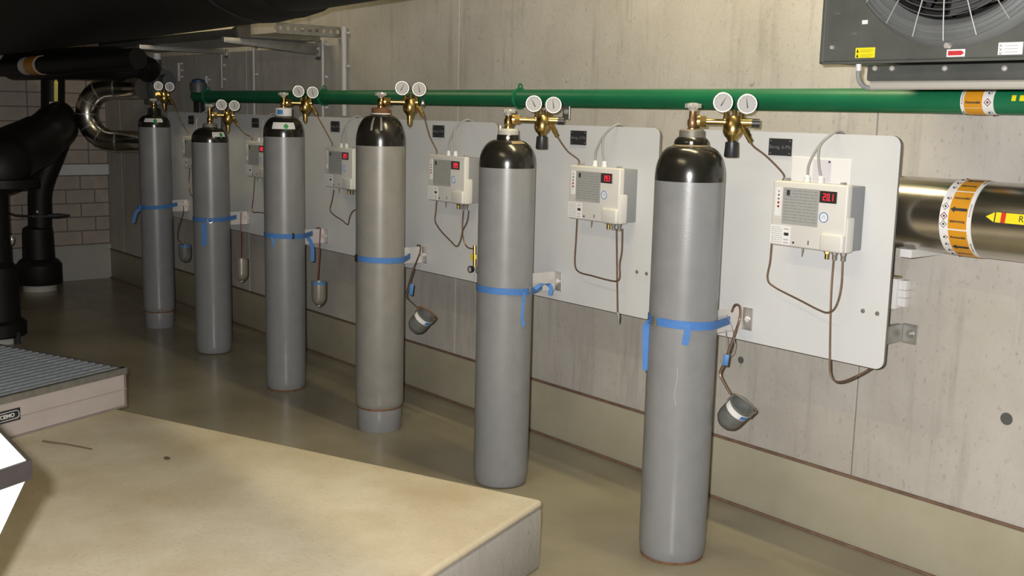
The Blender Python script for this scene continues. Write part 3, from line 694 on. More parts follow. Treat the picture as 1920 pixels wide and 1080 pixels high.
# ================================================================== name plates
for i, xr in enumerate(BR):
    x0 = xr - 0.435 + 0.0; z0 = 1.39
    q = on_y(1443, 259, BOARD); q2 = on_y(1484, 293, BOARD); xo, zo = q.x - BR[5], q.z
    wpl, hpl = q2.x - q.x, q.z - q2.z
    t = thing('name_plate', (xr + xo, BOARD, zo), 'small black engraved plate on the %s board from the brick wall' % ORD[i], 'sign', 'black name plates')
    MB().box(0, wpl, -0.002, 0, -hpl, 0).build('plate', mat('plate_black', (0.028, 0.03, 0.034), 0.4), t)
    text_mesh('Bereg. %d-Mü' % (i + 1), 0.018, lambda u, v, d: (wpl / 2 + u, -0.0022 - d, -hpl * 0.5 + v), 'engraved_lettering', mat('engraving_grey', (0.15, 0.155, 0.16), 0.6), t, extrude=0.0002)
    for sx in (0.008, wpl - 0.008):
        for sz in (-0.008, -hpl + 0.008): MB().cyl((sx, -0.002, sz), (sx, -0.0035, sz), 0.003, n=10).build('plate_screw', M_BRKT, t)

# ================================================================== gas detector boxes
XB = [-7.075, -6.13, -5.178, -4.213, -3.232, -2.234]
DW, DH, DT = 0.285, 0.213, 0.10
ZB = 1.325
DISP = ['20.9', '20.8', '20.7', '19.9', '19.3', '20.1']
for i, xb in enumerate(XB):
    t = thing('gas_detector', (xb, BOARD, ZB), 'cream gas detector with red digits on the %s board from the brick wall' % ORD[i], 'gas detector', 'gas detectors on the boards')
    MB().box(0.006, DW - 0.002, -0.072, 0.0, -DH + 0.004, -0.004).build('housing', M_HOUS, t, bevel=0.004)
    side = [(-0.072, 0.0), (-DT, 0.0), (-DT, -0.150), (-DT - 0.012, -0.165), (-DT - 0.012, -DH), (-0.062, -DH), (-0.062, -0.15), (-0.074, -0.11)]
    cv = MB().box(0, DW, -DT, -0.071, -DH, 0)
    cover = cv.build('cover', M_CREAM, t, bevel=0.007, seg=3)
    bl = MB().box(0.200, DW, -DT - 0.012, -0.064, -DH, -0.155); bl.build('cover_bulge', M_CREAM, cover, bevel=0.008, seg=3)
    MB().box(DW - 0.02, DW + 0.004, -DT + 0.006, -0.055, -DH, -0.10).build('side_lip', M_CREAM, cover, bevel=0.006, seg=2)
    f = -DT
    plt = MB().box(0.043, 0.182, f - 0.0015, f, -0.140, -0.020).build('instruction_plate', M_PLATE, cover)
    ln = MB()
    random.seed(3)
    for k in range(11):
        zz = -0.028 - k * 0.0098; x = 0.048
        while x < 0.174:
            l = random.uniform(0.006, 0.024); ln.box(x, min(x + l, 0.177), f - 0.0021, f - 0.0015, zz - 0.0022, zz + 0.0003); x += l + 0.004
    ln.build('printed_lines', M_INKG, plt)
    MB().box(0.058, 0.070, f - 0.0023, f - 0.0015, -0.046, -0.028).build('print_block', M_INK, plt)
    led = MB().box(0.014, 0.036, f - 0.0015, f, -0.115, -0.022).build('led_strip', M_PAPER, cover)
    for k, mm in enumerate((M_INKG, M_INK, M_INK, M_RED, M_RED)): MB().lathe([(0.0042 if k > 2 else 0.003, 0), (0.003 if k > 2 else 0.002, 0.003), (1e-5, 0.0035)], 10, (0.027, f - 0.0015, -0.034 - k * 0.0125), Matrix.Rotation(math.pi / 2, 3, 'X')).build('led', mm, led)
    dp = MB().box(0.184, 0.247, f - 0.003, f + 0.002, -0.060, -0.022).build('display', M_DISP, cover, bevel=0.001, seg=1)
    # seven-segment digits, lit
    SEG = {'0': 'abcdef', '1': 'bc', '2': 'abged', '3': 'abgcd', '7': 'abc', '8': 'abcdefg', '9': 'abcdfg'}
    x = 0.198; sg = MB(); dw_, dh_ = 0.0098, 0.022; th = 0.0026; yy = (f - 0.0038, f - 0.003)
    for chh in DISP[i]:
        if chh == '.': sg.box(x - 0.0026, x - 0.0004, *yy, -0.0525, -0.0503); continue
        zb_ = -0.052
        for g in SEG[chh]:
            h2 = dh_ / 2
            q = {'a': (x, x + dw_, zb_ + dh_ - th, zb_ + dh_), 'd': (x, x + dw_, zb_, zb_ + th), 'g': (x, x + dw_, zb_ + h2 - th / 2, zb_ + h2 + th / 2), 'f': (x, x + th, zb_ + h2, zb_ + dh_), 'b': (x + dw_ - th, x + dw_, zb_ + h2, zb_ + dh_), 'e': (x, x + th, zb_, zb_ + h2), 'c': (x + dw_ - th, x + dw_, zb_, zb_ + h2)}[g]
            sg.box(q[0], q[1], *yy, q[2], q[3])
        x += dw_ + 0.0042
    plab(sg.build('lit_digits', M_SEG, dp), 'glowing red digits')
    cx, cz = 0.204, -0.106
    bd = MB().cyl((cx, f, cz), (cx, f - 0.0012, cz), 0.017, n=28).build('test_badge', M_PAPER, cover)
    MB().tube([(cx + 0.0155 * math.cos(2 * math.pi * k / 28), f - 0.0012, cz + 0.0155 * math.sin(2 * math.pi * k / 28)) for k in range(28)], 0.0017, 5, closed=True).tube([(cx - 0.005, f - 0.0014, cz - 0.004), (cx, f - 0.0014, cz + 0.007), (cx + 0.005, f - 0.0014, cz - 0.004)], 0.0008, 4).build('badge_ring', M_BLUEP, bd)
    st = MB().box(0.001, 0.080, f - 0.001, f, -0.208, -0.146).build('inspection_sticker', M_PAPER, cover)
    ln = MB()
    for k in range(8):
        zz = -0.152 - k * 0.007; x = 0.006
        while x < 0.046:
            l = random.uniform(0.004, 0.012); ln.box(x, min(x + l, 0.048), f - 0.0015, f - 0.001, zz - 0.0014, zz); x += l + 0.003
    for k, zz in enumerate((-0.155, -0.190, -0.200)): ln.box(0.055, 0.074, f - 0.0015, f - 0.001, zz - 0.0024, zz)
    ln.build('sticker_print', M_INKG, st)
    MB().box(0.056, 0.074, f - 0.0016, f - 0.001, -0.178, -0.168).build('sticker_emblem', M_INK, st)
    MB().lathe([(0.004, 0), (0.003, 0.003), (1e-5, 0.0032)], 10, (0.094, f, -0.198), Matrix.Rotation(math.pi / 2, 3, 'X')).build('cover_screw', M_INK, cover)
    MB().box(0.150, 0.153, f - 0.0012, f, -0.200, -0.186).build('lock_slot', M_INK, cover)
    for gx in (0.100, 0.152):
        MB().lathe([(0.012, 0.0), (0.012, 0.008), (0.0105, 0.010), (0.0105, 0.020), (0.006, 0.026), (0.004, 0.027)], 14, (gx, -0.055, -0.005)).build('cable_gland', M_WHITE, t)
    MB().box(0.02, 0.032, -0.07, -0.05, -0.004, 0.008).box(0.235, 0.245, -0.07, -0.05, -0.004, 0.006).build('top_clip', M_GREYC, t)
    for q, gx in enumerate((0.208, 0.236, 0.268)):
        fm = M_BRASS if q == 0 else M_NECK
        MB().cyl((gx, -0.075, -DH + 0.002), (gx, -0.075, -DH - 0.010), 0.0095, n=6).cyl((gx, -0.075, -DH - 0.010), (gx, -0.075, -DH - 0.027), 0.0075, n=12).build('bottom_fitting', fm, t)
    MB().tube([(0.118, -0.08, -DH), (0.118, -0.08, -DH - 0.012), (0.116, -0.08, -DH - 0.030)], [0.003, 0.003, 0.0008], 6).build('drain_pin', M_NECK, t)
    # two grey cables rising from the glands and going behind the board
    for q in (0, 1):
        gx = (0.100, 0.152)[q]
        pts = [(gx, -0.055, 0.018), (gx + (0.004, -0.012)[q], -0.055, 0.06), (0.128 + 0.004 * q, -0.045, 0.115), (0.150 + 0.004 * q, -0.025, BZ1 - ZB - 0.006), (0.165 + 0.004 * q, 0.006, BZ1 - ZB + 0.009), (0.170 + 0.004 * q, 0.06, BZ1 - ZB - 0.02)]
        cb = MB().tube([Vector((xb, BOARD, ZB)) + Vector(v) for v in spline(pts)], 0.0042, 8).build('signal_cable', M_GREYC)
        tag(cb, 'grey cable, %s gland, detector on %s board from brick wall' % (('first', 'second')[q], ORD[i]), 'cable', 'grey detector cables')
# white notice behind the last detector
a, b_ = on_y(1486, 293, BOARD - 0.001), on_y(1594, 338, BOARD - 0.001)
nt_ = thing('paper_notice', (a.x, BOARD, b_.z), 'white paper notice behind the detector first from the cooler', 'notice')
MB().box(0, b_.x - a.x, -0.003, 0, -0.02, a.z - b_.z).build('sheet', M_PAPER, nt_, bevel=0.001, seg=1)
MB().box(0.085, 0.155, -0.004, -0.003, -0.01, a.z - b_.z - 0.006).build('print_field', mat('lilac_print', (0.60, 0.59, 0.64), 0.7), nt_)
MB().lathe([(0.004, 0), (0.003, 0.004), (1e-5, 0.005)], 10, (0.148, -0.003, a.z - b_.z - 0.012), Matrix.Rotation(math.pi / 2, 3, 'X')).build('pin', M_INK, nt_)

# ================================================================== copper tubing
def line(name, pix, y, rad, m, label, cat, group=None, extra_start=(), extra_end=()):
    pts = list(extra_start) + [on_y(q[0], q[1], (q[2] if len(q) > 2 else y)) for q in pix] + list(extra_end)
    return tag(MB().tube(spline(pts, 8), rad, 8).build(name, m), label, cat, group)
CT = 0.0033
for i, c in enumerate(CY):       # from each regulator outlet to the top of its detector
    end = Vector((XB[i] + 0.008, BOARD - 0.06, ZB - 0.0)); mid = c['out'].lerp(end, 0.5) + Vector((0.0, 0, 0.012 if i in (2, 5) else -0.004))
    dirn = (Matrix.Rotation(c['rz'], 3, 'Z') @ Vector((0.5, 0, -0.85))) * 0.02
    tag(MB().tube(spline([c['out'], c['out'] + dirn, mid, end + Vector((0, 0, 0.02)), end - Vector((0, 0, 0.003))], 8), CT, 8).build('copper_tube', M_COPPER),
        'copper feed tube to the detector on the %s board from the brick wall' % ORD[i], 'tube', 'copper feed tubes')
def low_tube(i, pix, what):
    line('copper_tube', pix, BOARD - 0.06, CT, M_COPPER, what, 'tube', 'copper tubes under the detectors')
low_tube(5, [(1447, 455), (1444, 490), (1439, 522), (1452, 538), (1500, 563), (1535, 581), (1553, 586), (1567, 575), (1577, 540), (1580, 487)], 'long U-shaped copper tube under the detector first from the cooler')
line('copper_tube', [(1563, 487), (1559, 540), (1557, 600), (1556, 680), (1558, 703), (1567, 715), (1585, 714), (1612, 702), (1634, 690, BOARD + 0.02)], BOARD - 0.045, CT, M_COPPER, 'copper tube dropping straight and hooking back behind the board first from the cooler', 'tube', 'copper tubes under the detectors')
low_tube(4, [(1082, 411), (1080, 450), (1078, 495), (1086, 510), (1110, 517), (1140, 525), (1156, 527), (1162, 520), (1162, 495), (1166, 470), (1167, 429)], 'wide U-shaped copper tube under the detector behind the plinth corner cylinder')
dr = thing('drain_tube', on_y(1157, 520, BOARD - 0.06), 'straight copper drain tube with grey tip hanging from a detector', 'tube')
o0 = dr.location.copy()
MB().tube([on_y(x, y, BOARD - 0.055) - o0 for x, y in [(1156, 429), (1157, 520), (1158, 588)]], CT, 8).build('tube_run', M_COPPER, dr)
MB().tube([on_y(x, y, BOARD - 0.055) - o0 for x, y in [(1158, 585), (1159.5, 594), (1160, 606)]], [0.007, 0.006, 0.002], 10).build('grey_tip', M_HOUS, dr)
low_tube(3, [(819, 375), (817, 398), (816, 415), (826, 432), (845, 452), (856, 462), (863, 452), (868, 432), (876, 415), (879, 395)], 'pointed U-shaped copper tube under the detector on the third board from the cooler')
line('copper_tube', [(869, 395), (867, 425), (869, 448), (876, 463), (888, 467)], BOARD - 0.05, CT, M_COPPER, 'copper tube leading from a detector to the small yellow tagged gauge set', 'tube')
low_tube(2, [(626, 356), (623, 375), (619, 393), (626, 403), (640, 412), (652, 421), (655, 410), (660, 398), (668, 392)], 'pointed U-shaped copper tube under the detector on the fourth board from the cooler')
low_tube(1, [(478, 330), (475, 370), (473, 396), (485, 398), (500, 400)], 'copper tube bent right under the detector on the fifth board from the cooler')
low_tube(0, [(356, 312), (354, 345), (358, 365), (370, 372)], 'copper tube bent right under the detector on the board by the brick wall')

# yellow tagged twin gauge between the fourth and fifth cylinder
gs = on_y(885, 490, BOARD - 0.05); t = thing('test_gauge_set', gs, 'small yellow tagged valve with two black rimmed gauges', 'gauge set')
L = lambda px, py: on_y(px, py, BOARD - 0.05) - gs
MB().cyl(L(890, 460), L(890, 500), 0.008, n=10).build('valve_stem', M_BRASS, t)
MB().lathe([(1e-5, -0.004), (0.019, -0.003), (0.019, 0.003), (1e-5, 0.004)], 20, L(888, 482), Matrix.Rotation(math.pi / 2, 3, 'X')).build('yellow_tag', M_YELLOW, t)
for (px, py) in ((882, 505), (897, 507)):
    g = MB().lathe([(0.015, -0.012), (0.0165, 0.0), (0.0165, 0.004), (0.012, 0.004), (0.012, 0.001)], 20, L(px, py), Matrix.Rotation(math.pi / 2, 3, 'X')).build('gauge', M_KNOB, t)
    p = L(px, py); MB().cyl(p, p + Vector((0, -0.002, 0)), 0.0125, n=20).build('dial', M_DIAL, g)

# ================================================================== strap brackets, blue straps, valve caps
BK = [(352, 385), (464, 408), (608, 442), (792, 477), (1041, 526), (1393, 596)]
STR = [(296, 391, 340, 385), (402, 413, 450, 409), (537, 443, 592, 440), (712, 488, 775, 483), (945, 546, 1010, 538), (1290, 609, 1366, 602)]
SLAB = ['on the cylinder first from the brick wall', 'on the shorter cylinder', 'on the cylinder with the white neck band', 'on the cylinder with the rusty neck ring', 'on the cylinder behind the plinth corner', 'on the cylinder first from the cooler']
def ribbon(path, wid, th, name, m, parent, up=Vector((0, 0, 1))):
    """flat webbing along a path, width along `up`"""
    vs, fs = [], []; n = len(path)
    for k, p in enumerate(path):
        p = Vector(p); a = Vector(path[max(0, k - 1)]); b = Vector(path[min(n - 1, k + 1)]); tn = (b - a).normalized()
        u = (up - tn * up.dot(tn)).normalized() if abs(up.dot(tn)) < 0.99 else Vector((1, 0, 0)); nn = tn.cross(u)
        for su, sn in ((1, 1), (1, -1), (-1, -1), (-1, 1)): vs.append(p + u * su * wid / 2 + nn * sn * th / 2)
    for k in range(n - 1):
        for q in range(4): fs.append((4 * k + q, 4 * k + (q + 1) % 4, 4 * k + 4 + (q + 1) % 4, 4 * k + 4 + q))
    fs += [(3, 2, 1, 0), (4 * n - 4, 4 * n - 3, 4 * n - 2, 4 * n - 1)]
    return MB().add(vs, fs).build(name, m, parent)
for i, c in enumerate(CY):
    kp = on_y(*BK[i], BOARD); x, y = c['p']; r = c['r']
    kx = x + 0.035 if abs(kp.x - x) > 0.09 else kp.x
    kx = kp.x
    kz = kp.z
    # bracket: arm reaching out to the cylinder, cupped end plate, flange bolted to the board
    hb = 0.040
    t = thing('strap_bracket', (kx, BOARD, kz), 'folded steel bracket between board and cylinder, %s from the brick wall' % ORD[i], 'bracket', 'strap brackets')
    dx = kx - x
    reach = (math.sqrt(max(0.0, (r + 0.004) ** 2 - dx * dx)) if abs(dx) < r else 0.02) + y - BOARD
    plab(MB().box(-0.004, 0.0, reach, 0.0, -hb, hb).build('arm_plate', M_ARM, t), 'plain grey steel arm')
    MB().box(-0.004, 0.044, -0.004, 0.0, -hb, hb).build('flange', M_BRKT, t, bevel=0.001, seg=1)
    MB().cyl((0.024, -0.004, 0.0), (0.024, -0.007, 0), 0.011, n=18).cyl((0.024, -0.007, 0), (0.024, -0.013, 0), 0.007, n=6).build('flange_bolt', M_CHROME, t)
    # strap: hull of the cylinder and a slot in the bracket arm
    zq = z_at(STR[i][0], STR[i][1], (x + c['w'].x * r, y + c['w'].y * r)); zb2 = on_y(STR[i][2], STR[i][3], BOARD - 0.09).z
    Q = Vector((kx + 0.003, BOARD - 0.075)); C2 = Vector((x, y)); dv = Q - C2; D = dv.length; rr = r + 0.0022
    base = math.atan2(dv.y, dv.x)
    al = math.acos(min(0.98, rr / max(D, rr * 1.05)))
    ar_ = []
    N = 40
    for k in range(N + 1):
        a = base + al + (2 * math.pi - 2 * al) * k / N; pt = C2 + Vector((math.cos(a), math.sin(a))) * rr
        sd = (pt - C2).dot(-dv.normalized()) / rr
        ar_.append(Vector((pt.x, pt.y, zq + (zb2 - zq) * 0.5 * (1 - sd) * 0.6)))
    loop = [Vector((Q.x, Q.y, zb2))] + ar_ + [Vector((Q.x, Q.y, zb2))]
    st = thing('ratchet_strap', (x, y, zq), 'blue webbing strap %s' % SLAB[i], 'strap', 'blue straps around the cylinders')
    org = Vector((x, y, zq))
    plab(ribbon([p - org for p in loop], 0.028 if i == 5 else 0.026, 0.0016, 'webbing_band', M_BLUE, st), 'blue band around the cylinder')
    def tail(pix, wid=0.026, off=0.012, name='webbing_tail'):
        pts = []
        u = c['u']; wv = c['w']
        for (px, py, lat) in pix:
            # on the vertical tangent plane `lat` metres in front of the cylinder axis
            v = ray((px, py)); base_p = Vector((x, y, 0)) + wv * lat; tt = base_p.dot(wv) / v.dot(wv); pts.append(Vector((v.x * tt, v.y * tt, CAM_H + v.z * tt)) - org)
        return ribbon(spline(pts, 5), wid, 0.0014, name, M_BLUE, st, up=u)
    if i == 5:
        tail([(1222, 603, 0.035), (1212, 612, 0.03), (1211, 640, 0.03), (1211, 694, 0.03)], 0.024)
        tail([(1288, 608, r + 0.005), (1289, 620, r + 0.006), (1284, 647, r + 0.005)], 0.022)
        tail([(1239, 604, 0.075), (1228, 604, 0.055), (1217, 607, 0.036)], 0.022)
        MB().box(-0.011, 0.011, -0.006, 0.004, -0.017, 0.017).build('buckle', M_GALV, st, bevel=0.003).location = tuple(Vector((x, y, zq)) - org + Vector(c['u']) * (-0.093) + Vector(c['w']) * 0.08)
    elif i == 4:
        tail([(983, 548, 0.09), (981, 565, 0.088), (979, 590, 0.09), (981, 612, 0.09)], 0.012)
        tail([(1003, 542, 0.02), (1015, 533, 0.0), (1027, 533, -0.02), (1033, 540, -0.02), (1031, 553, -0.02)], 0.018)
        MB().box(-0.009, 0.009, -0.005, 0.005, -0.016, 0.016).build('buckle', M_GALV, st, bevel=0.003).location = tuple(Vector(c['u']) * 0.098 + Vector(c['w']) * 0.062)
    elif i == 3:
        tail([(683, 492, 0.08), (685, 510, 0.085), (686, 530, 0.085), (684, 548, 0.085)], 0.011)
        MB().box(-0.012, 0.012, -0.006, 0.006, -0.017, 0.017).build('buckle', M_KNOB, st, bevel=0.003).location = tuple(Vector(c['u']) * -0.108 + Vector(c['w']) * 0.045)
    elif i == 2:
        tail([(512, 445, 0.09), (514, 455, 0.092), (515, 465, 0.09)], 0.02)
        tail([(577, 445, 0.0), (583, 455, -0.005), (586, 470, -0.005), (586, 490, -0.005)], 0.02)
        MB().box(-0.008, 0.008, -0.006, 0.004, -0.016, 0.016).build('buckle', M_KNOB, st, bevel=0.003).location = tuple(Vector(c['u']) * 0.045 + Vector(c['w']) * 0.1)
    elif i == 1:
        tail([(383, 418, 0.107), (383, 432, 0.109), (383, 461, 0.108)], 0.03)
        ring = [Vector(c['u']) * (-0.01 + 0.016 * math.cos(2 * math.pi * k / 16)) + Vector(c['w']) * 0.115 + Vector((0, 0, 0.016 * math.sin(2 * math.pi * k / 16))) for k in range(16)]
        MB().tube(ring, 0.003, 6, closed=True).build('buckle', M_CHROME, st)
    else:
        tail([(268, 391, 0.03), (259, 394, 0.03), (254, 402, 0.03), (250, 418, 0.03)], 0.02)
        MB().box(-0.014, 0.014, -0.01, 0.01, -0.02, 0.02).build('buckle', M_BLUE, st, bevel=0.006).location = tuple(Vector(c['u']) * -0.11 + Vector(c['w']) * 0.02)

YC = BOARD - 0.125
def cap(px, py, length, rad, tilt_deg, m, label, rim_blue, bail, knob, sticker=False, open_top=False):
    p = on_y(px, py, YC); d = -Vector((p.x, p.y, 0)).normalized(); u = Vector((-d.y, d.x, 0))
    t = thing('valve_cap', p, label, 'valve cap', 'steel valve caps hanging from the brackets', math.atan2(u.y, u.x))
    rot = Matrix.Rotation(math.radians(tilt_deg), 3, 'Y') @ Matrix.Rotation(math.radians(22 if tilt_deg else 0), 3, 'X')
    h = length / 2
    prof = [(1e-5, -h), (rad * 0.35, -h), (rad * 0.62, -h * 0.9), (rad * 0.9, -h * 0.62), (rad, -h * 0.3), (rad, h), (rad * 0.9, h), (rad * 0.9, -h * 0.2), (1e-5, -h * 0.5)]
    MB().lathe(prof, 32, (0, 0, 0), rot).build('cap_shell', m, t)
    if rim_blue: MB().lathe([(rad * 1.01, h * 0.80), (rad * 1.02, h * 0.98), (rad * 0.96, h * 1.02)], 32, (0, 0, 0), rot, cap=False).build('blue_rim', M_BLUEP, t)
    if sticker:
        b1 = MB().lathe([(rad * 1.008, h * 0.45), (rad * 1.008, h * 0.86)], 24, (0, 0, 0), rot, a0=-2.9, a1=-0.3).build('white_label', M_PAPER, t)
        MB().lathe([(rad * 1.016, h * 0.50), (rad * 1.016, h * 0.80)], 10, (0, 0, 0), rot, a0=-1.15, a1=-0.45).build('blue_mark', M_BLUEP, b1)
    if knob: MB().lathe([(rad * 0.25, -h * 1.1), (rad * 0.25, -h * 0.98)], 12, (0, 0, 0), rot).build('end_knob', M_CHROME if not m == M_CAP else M_CAP, t)
    if bail:
        pts = [rot @ Vector((rad * 1.05 * math.cos(a), -0.02 * math.sin(a), h + 0.012 + 0.024 * math.sin(a))) for a in [math.pi * k / 12 for k in range(13)]]
        pts = [rot @ Vector((rad * 1.05, 0, h * 0.6))] + pts + [rot @ Vector((-rad * 1.05, 0, h * 0.6))]
        MB().tube(pts, 0.0035, 8).build('wire_bail', M_RUST if bail == 'rust' else M_NECK, t)
    return t
cap(1374, 777, 0.112, 0.045, 36, M_CAP, 'grey tilted valve cap with blue and white label hanging by a wire', False, 'plain', False, True)
cap(787, 604, 0.112, 0.046, 36, M_CAP, 'grey tilted valve cap with rusty bail beside the rusty necked cylinder', False, 'rust', False, True)
cap(598, 550, 0.130, 0.040, 0, M_CAPM, 'dark metal valve cap with blue rim hanging upright', True, None, True)
cap(453, 506, 0.135, 0.040, 0, M_CAPM, 'bright metal valve cap with end knob hanging beside the shorter cylinder', False, None, True)
cap(347, 475, 0.115, 0.041, 0, M_CAP, 'dark valve cap with blue rim hanging nearest the brick wall', True, None, False)
def wire(pix, rad, m, label, start=()): line('hanging_wire', pix, YC, rad, m, label, 'wire', 'wires holding the valve caps', extra_start=start)
wire([(1372, 585, BOARD - 0.09), (1378, 572, BOARD - 0.09), (1387, 575, BOARD - 0.09), (1387, 596), (1379, 622), (1369, 650), (1357, 682), (1350, 700), (1357, 717), (1369, 738)], 0.0042, M_COPPER, 'rusty wire hook holding the tilted cap beside the cylinder first from the cooler')
wire([(1363, 590), (1372, 612), (1377, 640), (1375, 658), (1368, 665), (1363, 650), (1361, 618)], 0.0014, M_GALV, 'thin pale wire loop twisted around the rusty hook first from the cooler')
wire([(782, 460, BOARD - 0.09), (788, 461, BOARD - 0.09), (787, 474), (781, 490), (775, 505), (766, 535), (762, 555), (772, 567), (784, 578)], 0.0036, M_COPPER, 'dark wire holding the tilted cap with rusty bail')
wire([(593, 428, BOARD - 0.09), (600, 428, BOARD - 0.09), (600, 440), (598, 480), (595, 525)], 0.0032, mat('red_wire', (0.25, 0.06, 0.04), 0.5), 'reddish wire holding the dark metal cap with blue rim')
wire([(452, 398), (451, 430), (451, 485)], 0.0028, MATS['red_wire'], 'straight reddish wire holding the bright metal cap')
wire([(343, 402), (335, 425), (333, 448), (346, 462), (348, 481)], 0.0028, M_COPPER, 'curved wire holding the dark cap nearest the brick wall', start=(on_x(343, 378, -7.240), on_x(344, 386, -7.238)))
for (px, py, hpx, lab) in ((1361, 675, 0.040, 'small blue plastic tag on the wire hook first from the cooler'), (771, 543, 0.055, 'small blue plastic tag on the wire of the cap with rusty bail')):
    p = on_y(px, py, YC - 0.01); q = MB().box(-0.010, 0.010, -0.003, 0.003, -hpx / 2, hpx / 2).build('blue_tag', M_BLUEP, None, bevel=0.0028); q.location = p; q.rotation_euler = (0, 0.12, 0.6); tag(q, lab, 'tag')

# ================================================================== small boxes on the wall at the end of the boards
p = on_y(1690, 549, WALL)
t = thing('junction_box', (p.x, WALL, p.z), 'white ribbed junction box on the wall behind the end board', 'junction box')
MB().box(-0.06, 0.010, -0.05, 0, -0.052, 0.052).build('box_body', M_WHITE, t, bevel=0.003)
MB().box(0.010, 0.036, -0.035, 0, -0.042, 0.048).build('terminal_block', M_WHITE, t, bevel=0.002)
for zz in (-0.012, 0.014): MB().box(0.012, 0.0365, -0.0355, 0, zz, zz + 0.002).build('rib_groove', M_GREYC, t)
MB().box(-0.05, 0.0, -0.045, 0, 0.052, 0.058).build('top_tape', M_TAN, t)

# ================================================================== wall cooler, upper right
FY = 2.76; CX0 = -1.938; CZ0 = 1.689; CX1 = 0.35; CZ1 = 2.42
t = thing('wall_cooler', (CX0, FY, CZ0), 'dark metal wall mounted air cooler with round fan guard', 'air cooler')
Lc = lambda p: Vector(p) - Vector((CX0, FY, CZ0))
fc = [(-1.54, 2.055), (-0.62, 2.055)]; fr_ = 0.33; hole = 0.268
# front sheet with the round fan openings
def sheet_with_holes():
    bm_poly = []
    mb = MB(); cuts = [CX0, (fc[0][0] + fc[1][0]) / 2, CX1 - 0.0]; n = 48
    for (cx, cz), x0, x1 in zip(fc, cuts[:-1], cuts[1:]):
        ring = [(cx + hole * math.cos(2 * math.pi * k / n), cz + hole * math.sin(2 * math.pi * k / n)) for k in range(n)]
        outer = []
        for k in range(n):
            a = 2 * math.pi * k / n; dx, dz_ = math.cos(a), math.sin(a); ts = []
            if dx > 1e-9: ts.append((x1 - cx) / dx)
            if dx < -1e-9: ts.append((x0 - cx) / dx)
            if dz_ > 1e-9: ts.append((CZ1 - cz) / dz_)
            if dz_ < -1e-9: ts.append((CZ0 - cz) / dz_)
            tt = min(ts); outer.append((cx + dx * tt, cz + dz_ * tt))
        vs = [Lc((a, FY, b)) for a, b in ring] + [Lc((a, FY, b)) for a, b in outer]
        mb.add(vs, [(k, (k + 1) % n, n + (k + 1) % n, n + k) for k in range(n)])
        for (cxx, czz) in ((x0, CZ0), (x1, CZ0), (x0, CZ1), (x1, CZ1)):      # fill the corners
            k = min(range(n), key=lambda q: (outer[q][0] - cxx) ** 2 + (outer[q][1] - czz) ** 2)
            on_edge = [q for q in (k - 1, k, k + 1)]
            a_, b_ = outer[(k - 1) % n], outer[(k + 1) % n]
            mb.add([Lc((a_[0], FY, a_[1])), Lc((outer[k][0], FY, outer[k][1])), Lc((b_[0], FY, b_[1])), Lc((cxx, FY, czz))], [(0, 1, 3), (1, 2, 3)])
    return mb
sheet = sheet_with_holes().build('front_sheet', M_CASE, t)
DEP = 0.42
b = MB(); x1, z1_ = CX1 - CX0, CZ1 - CZ0
b.box(0, 0.004, 0.0, DEP, 0, z1_).box(x1 - 0.004, x1, 0, DEP, 0, z1_).box(0, x1, 0, DEP, 0, 0.004).box(0, x1, 0, DEP, z1_ - 0.004, z1_)
b.build('casing', M_CASE, t)
MB().box(0, x1, DEP, DEP + 0.16, 0.0, z1_).build('coil_block', M_DARK, t)
MB().box(0, x1, -0.006, 0.004, -0.005, 0.003).build('lower_flange', M_CASE, t, bevel=0.002, seg=1)
MB().box(-0.004, 0.01, -0.006, 0.004, -0.004, z1_).build('edge_flange', M_CASE, t, bevel=0.003)
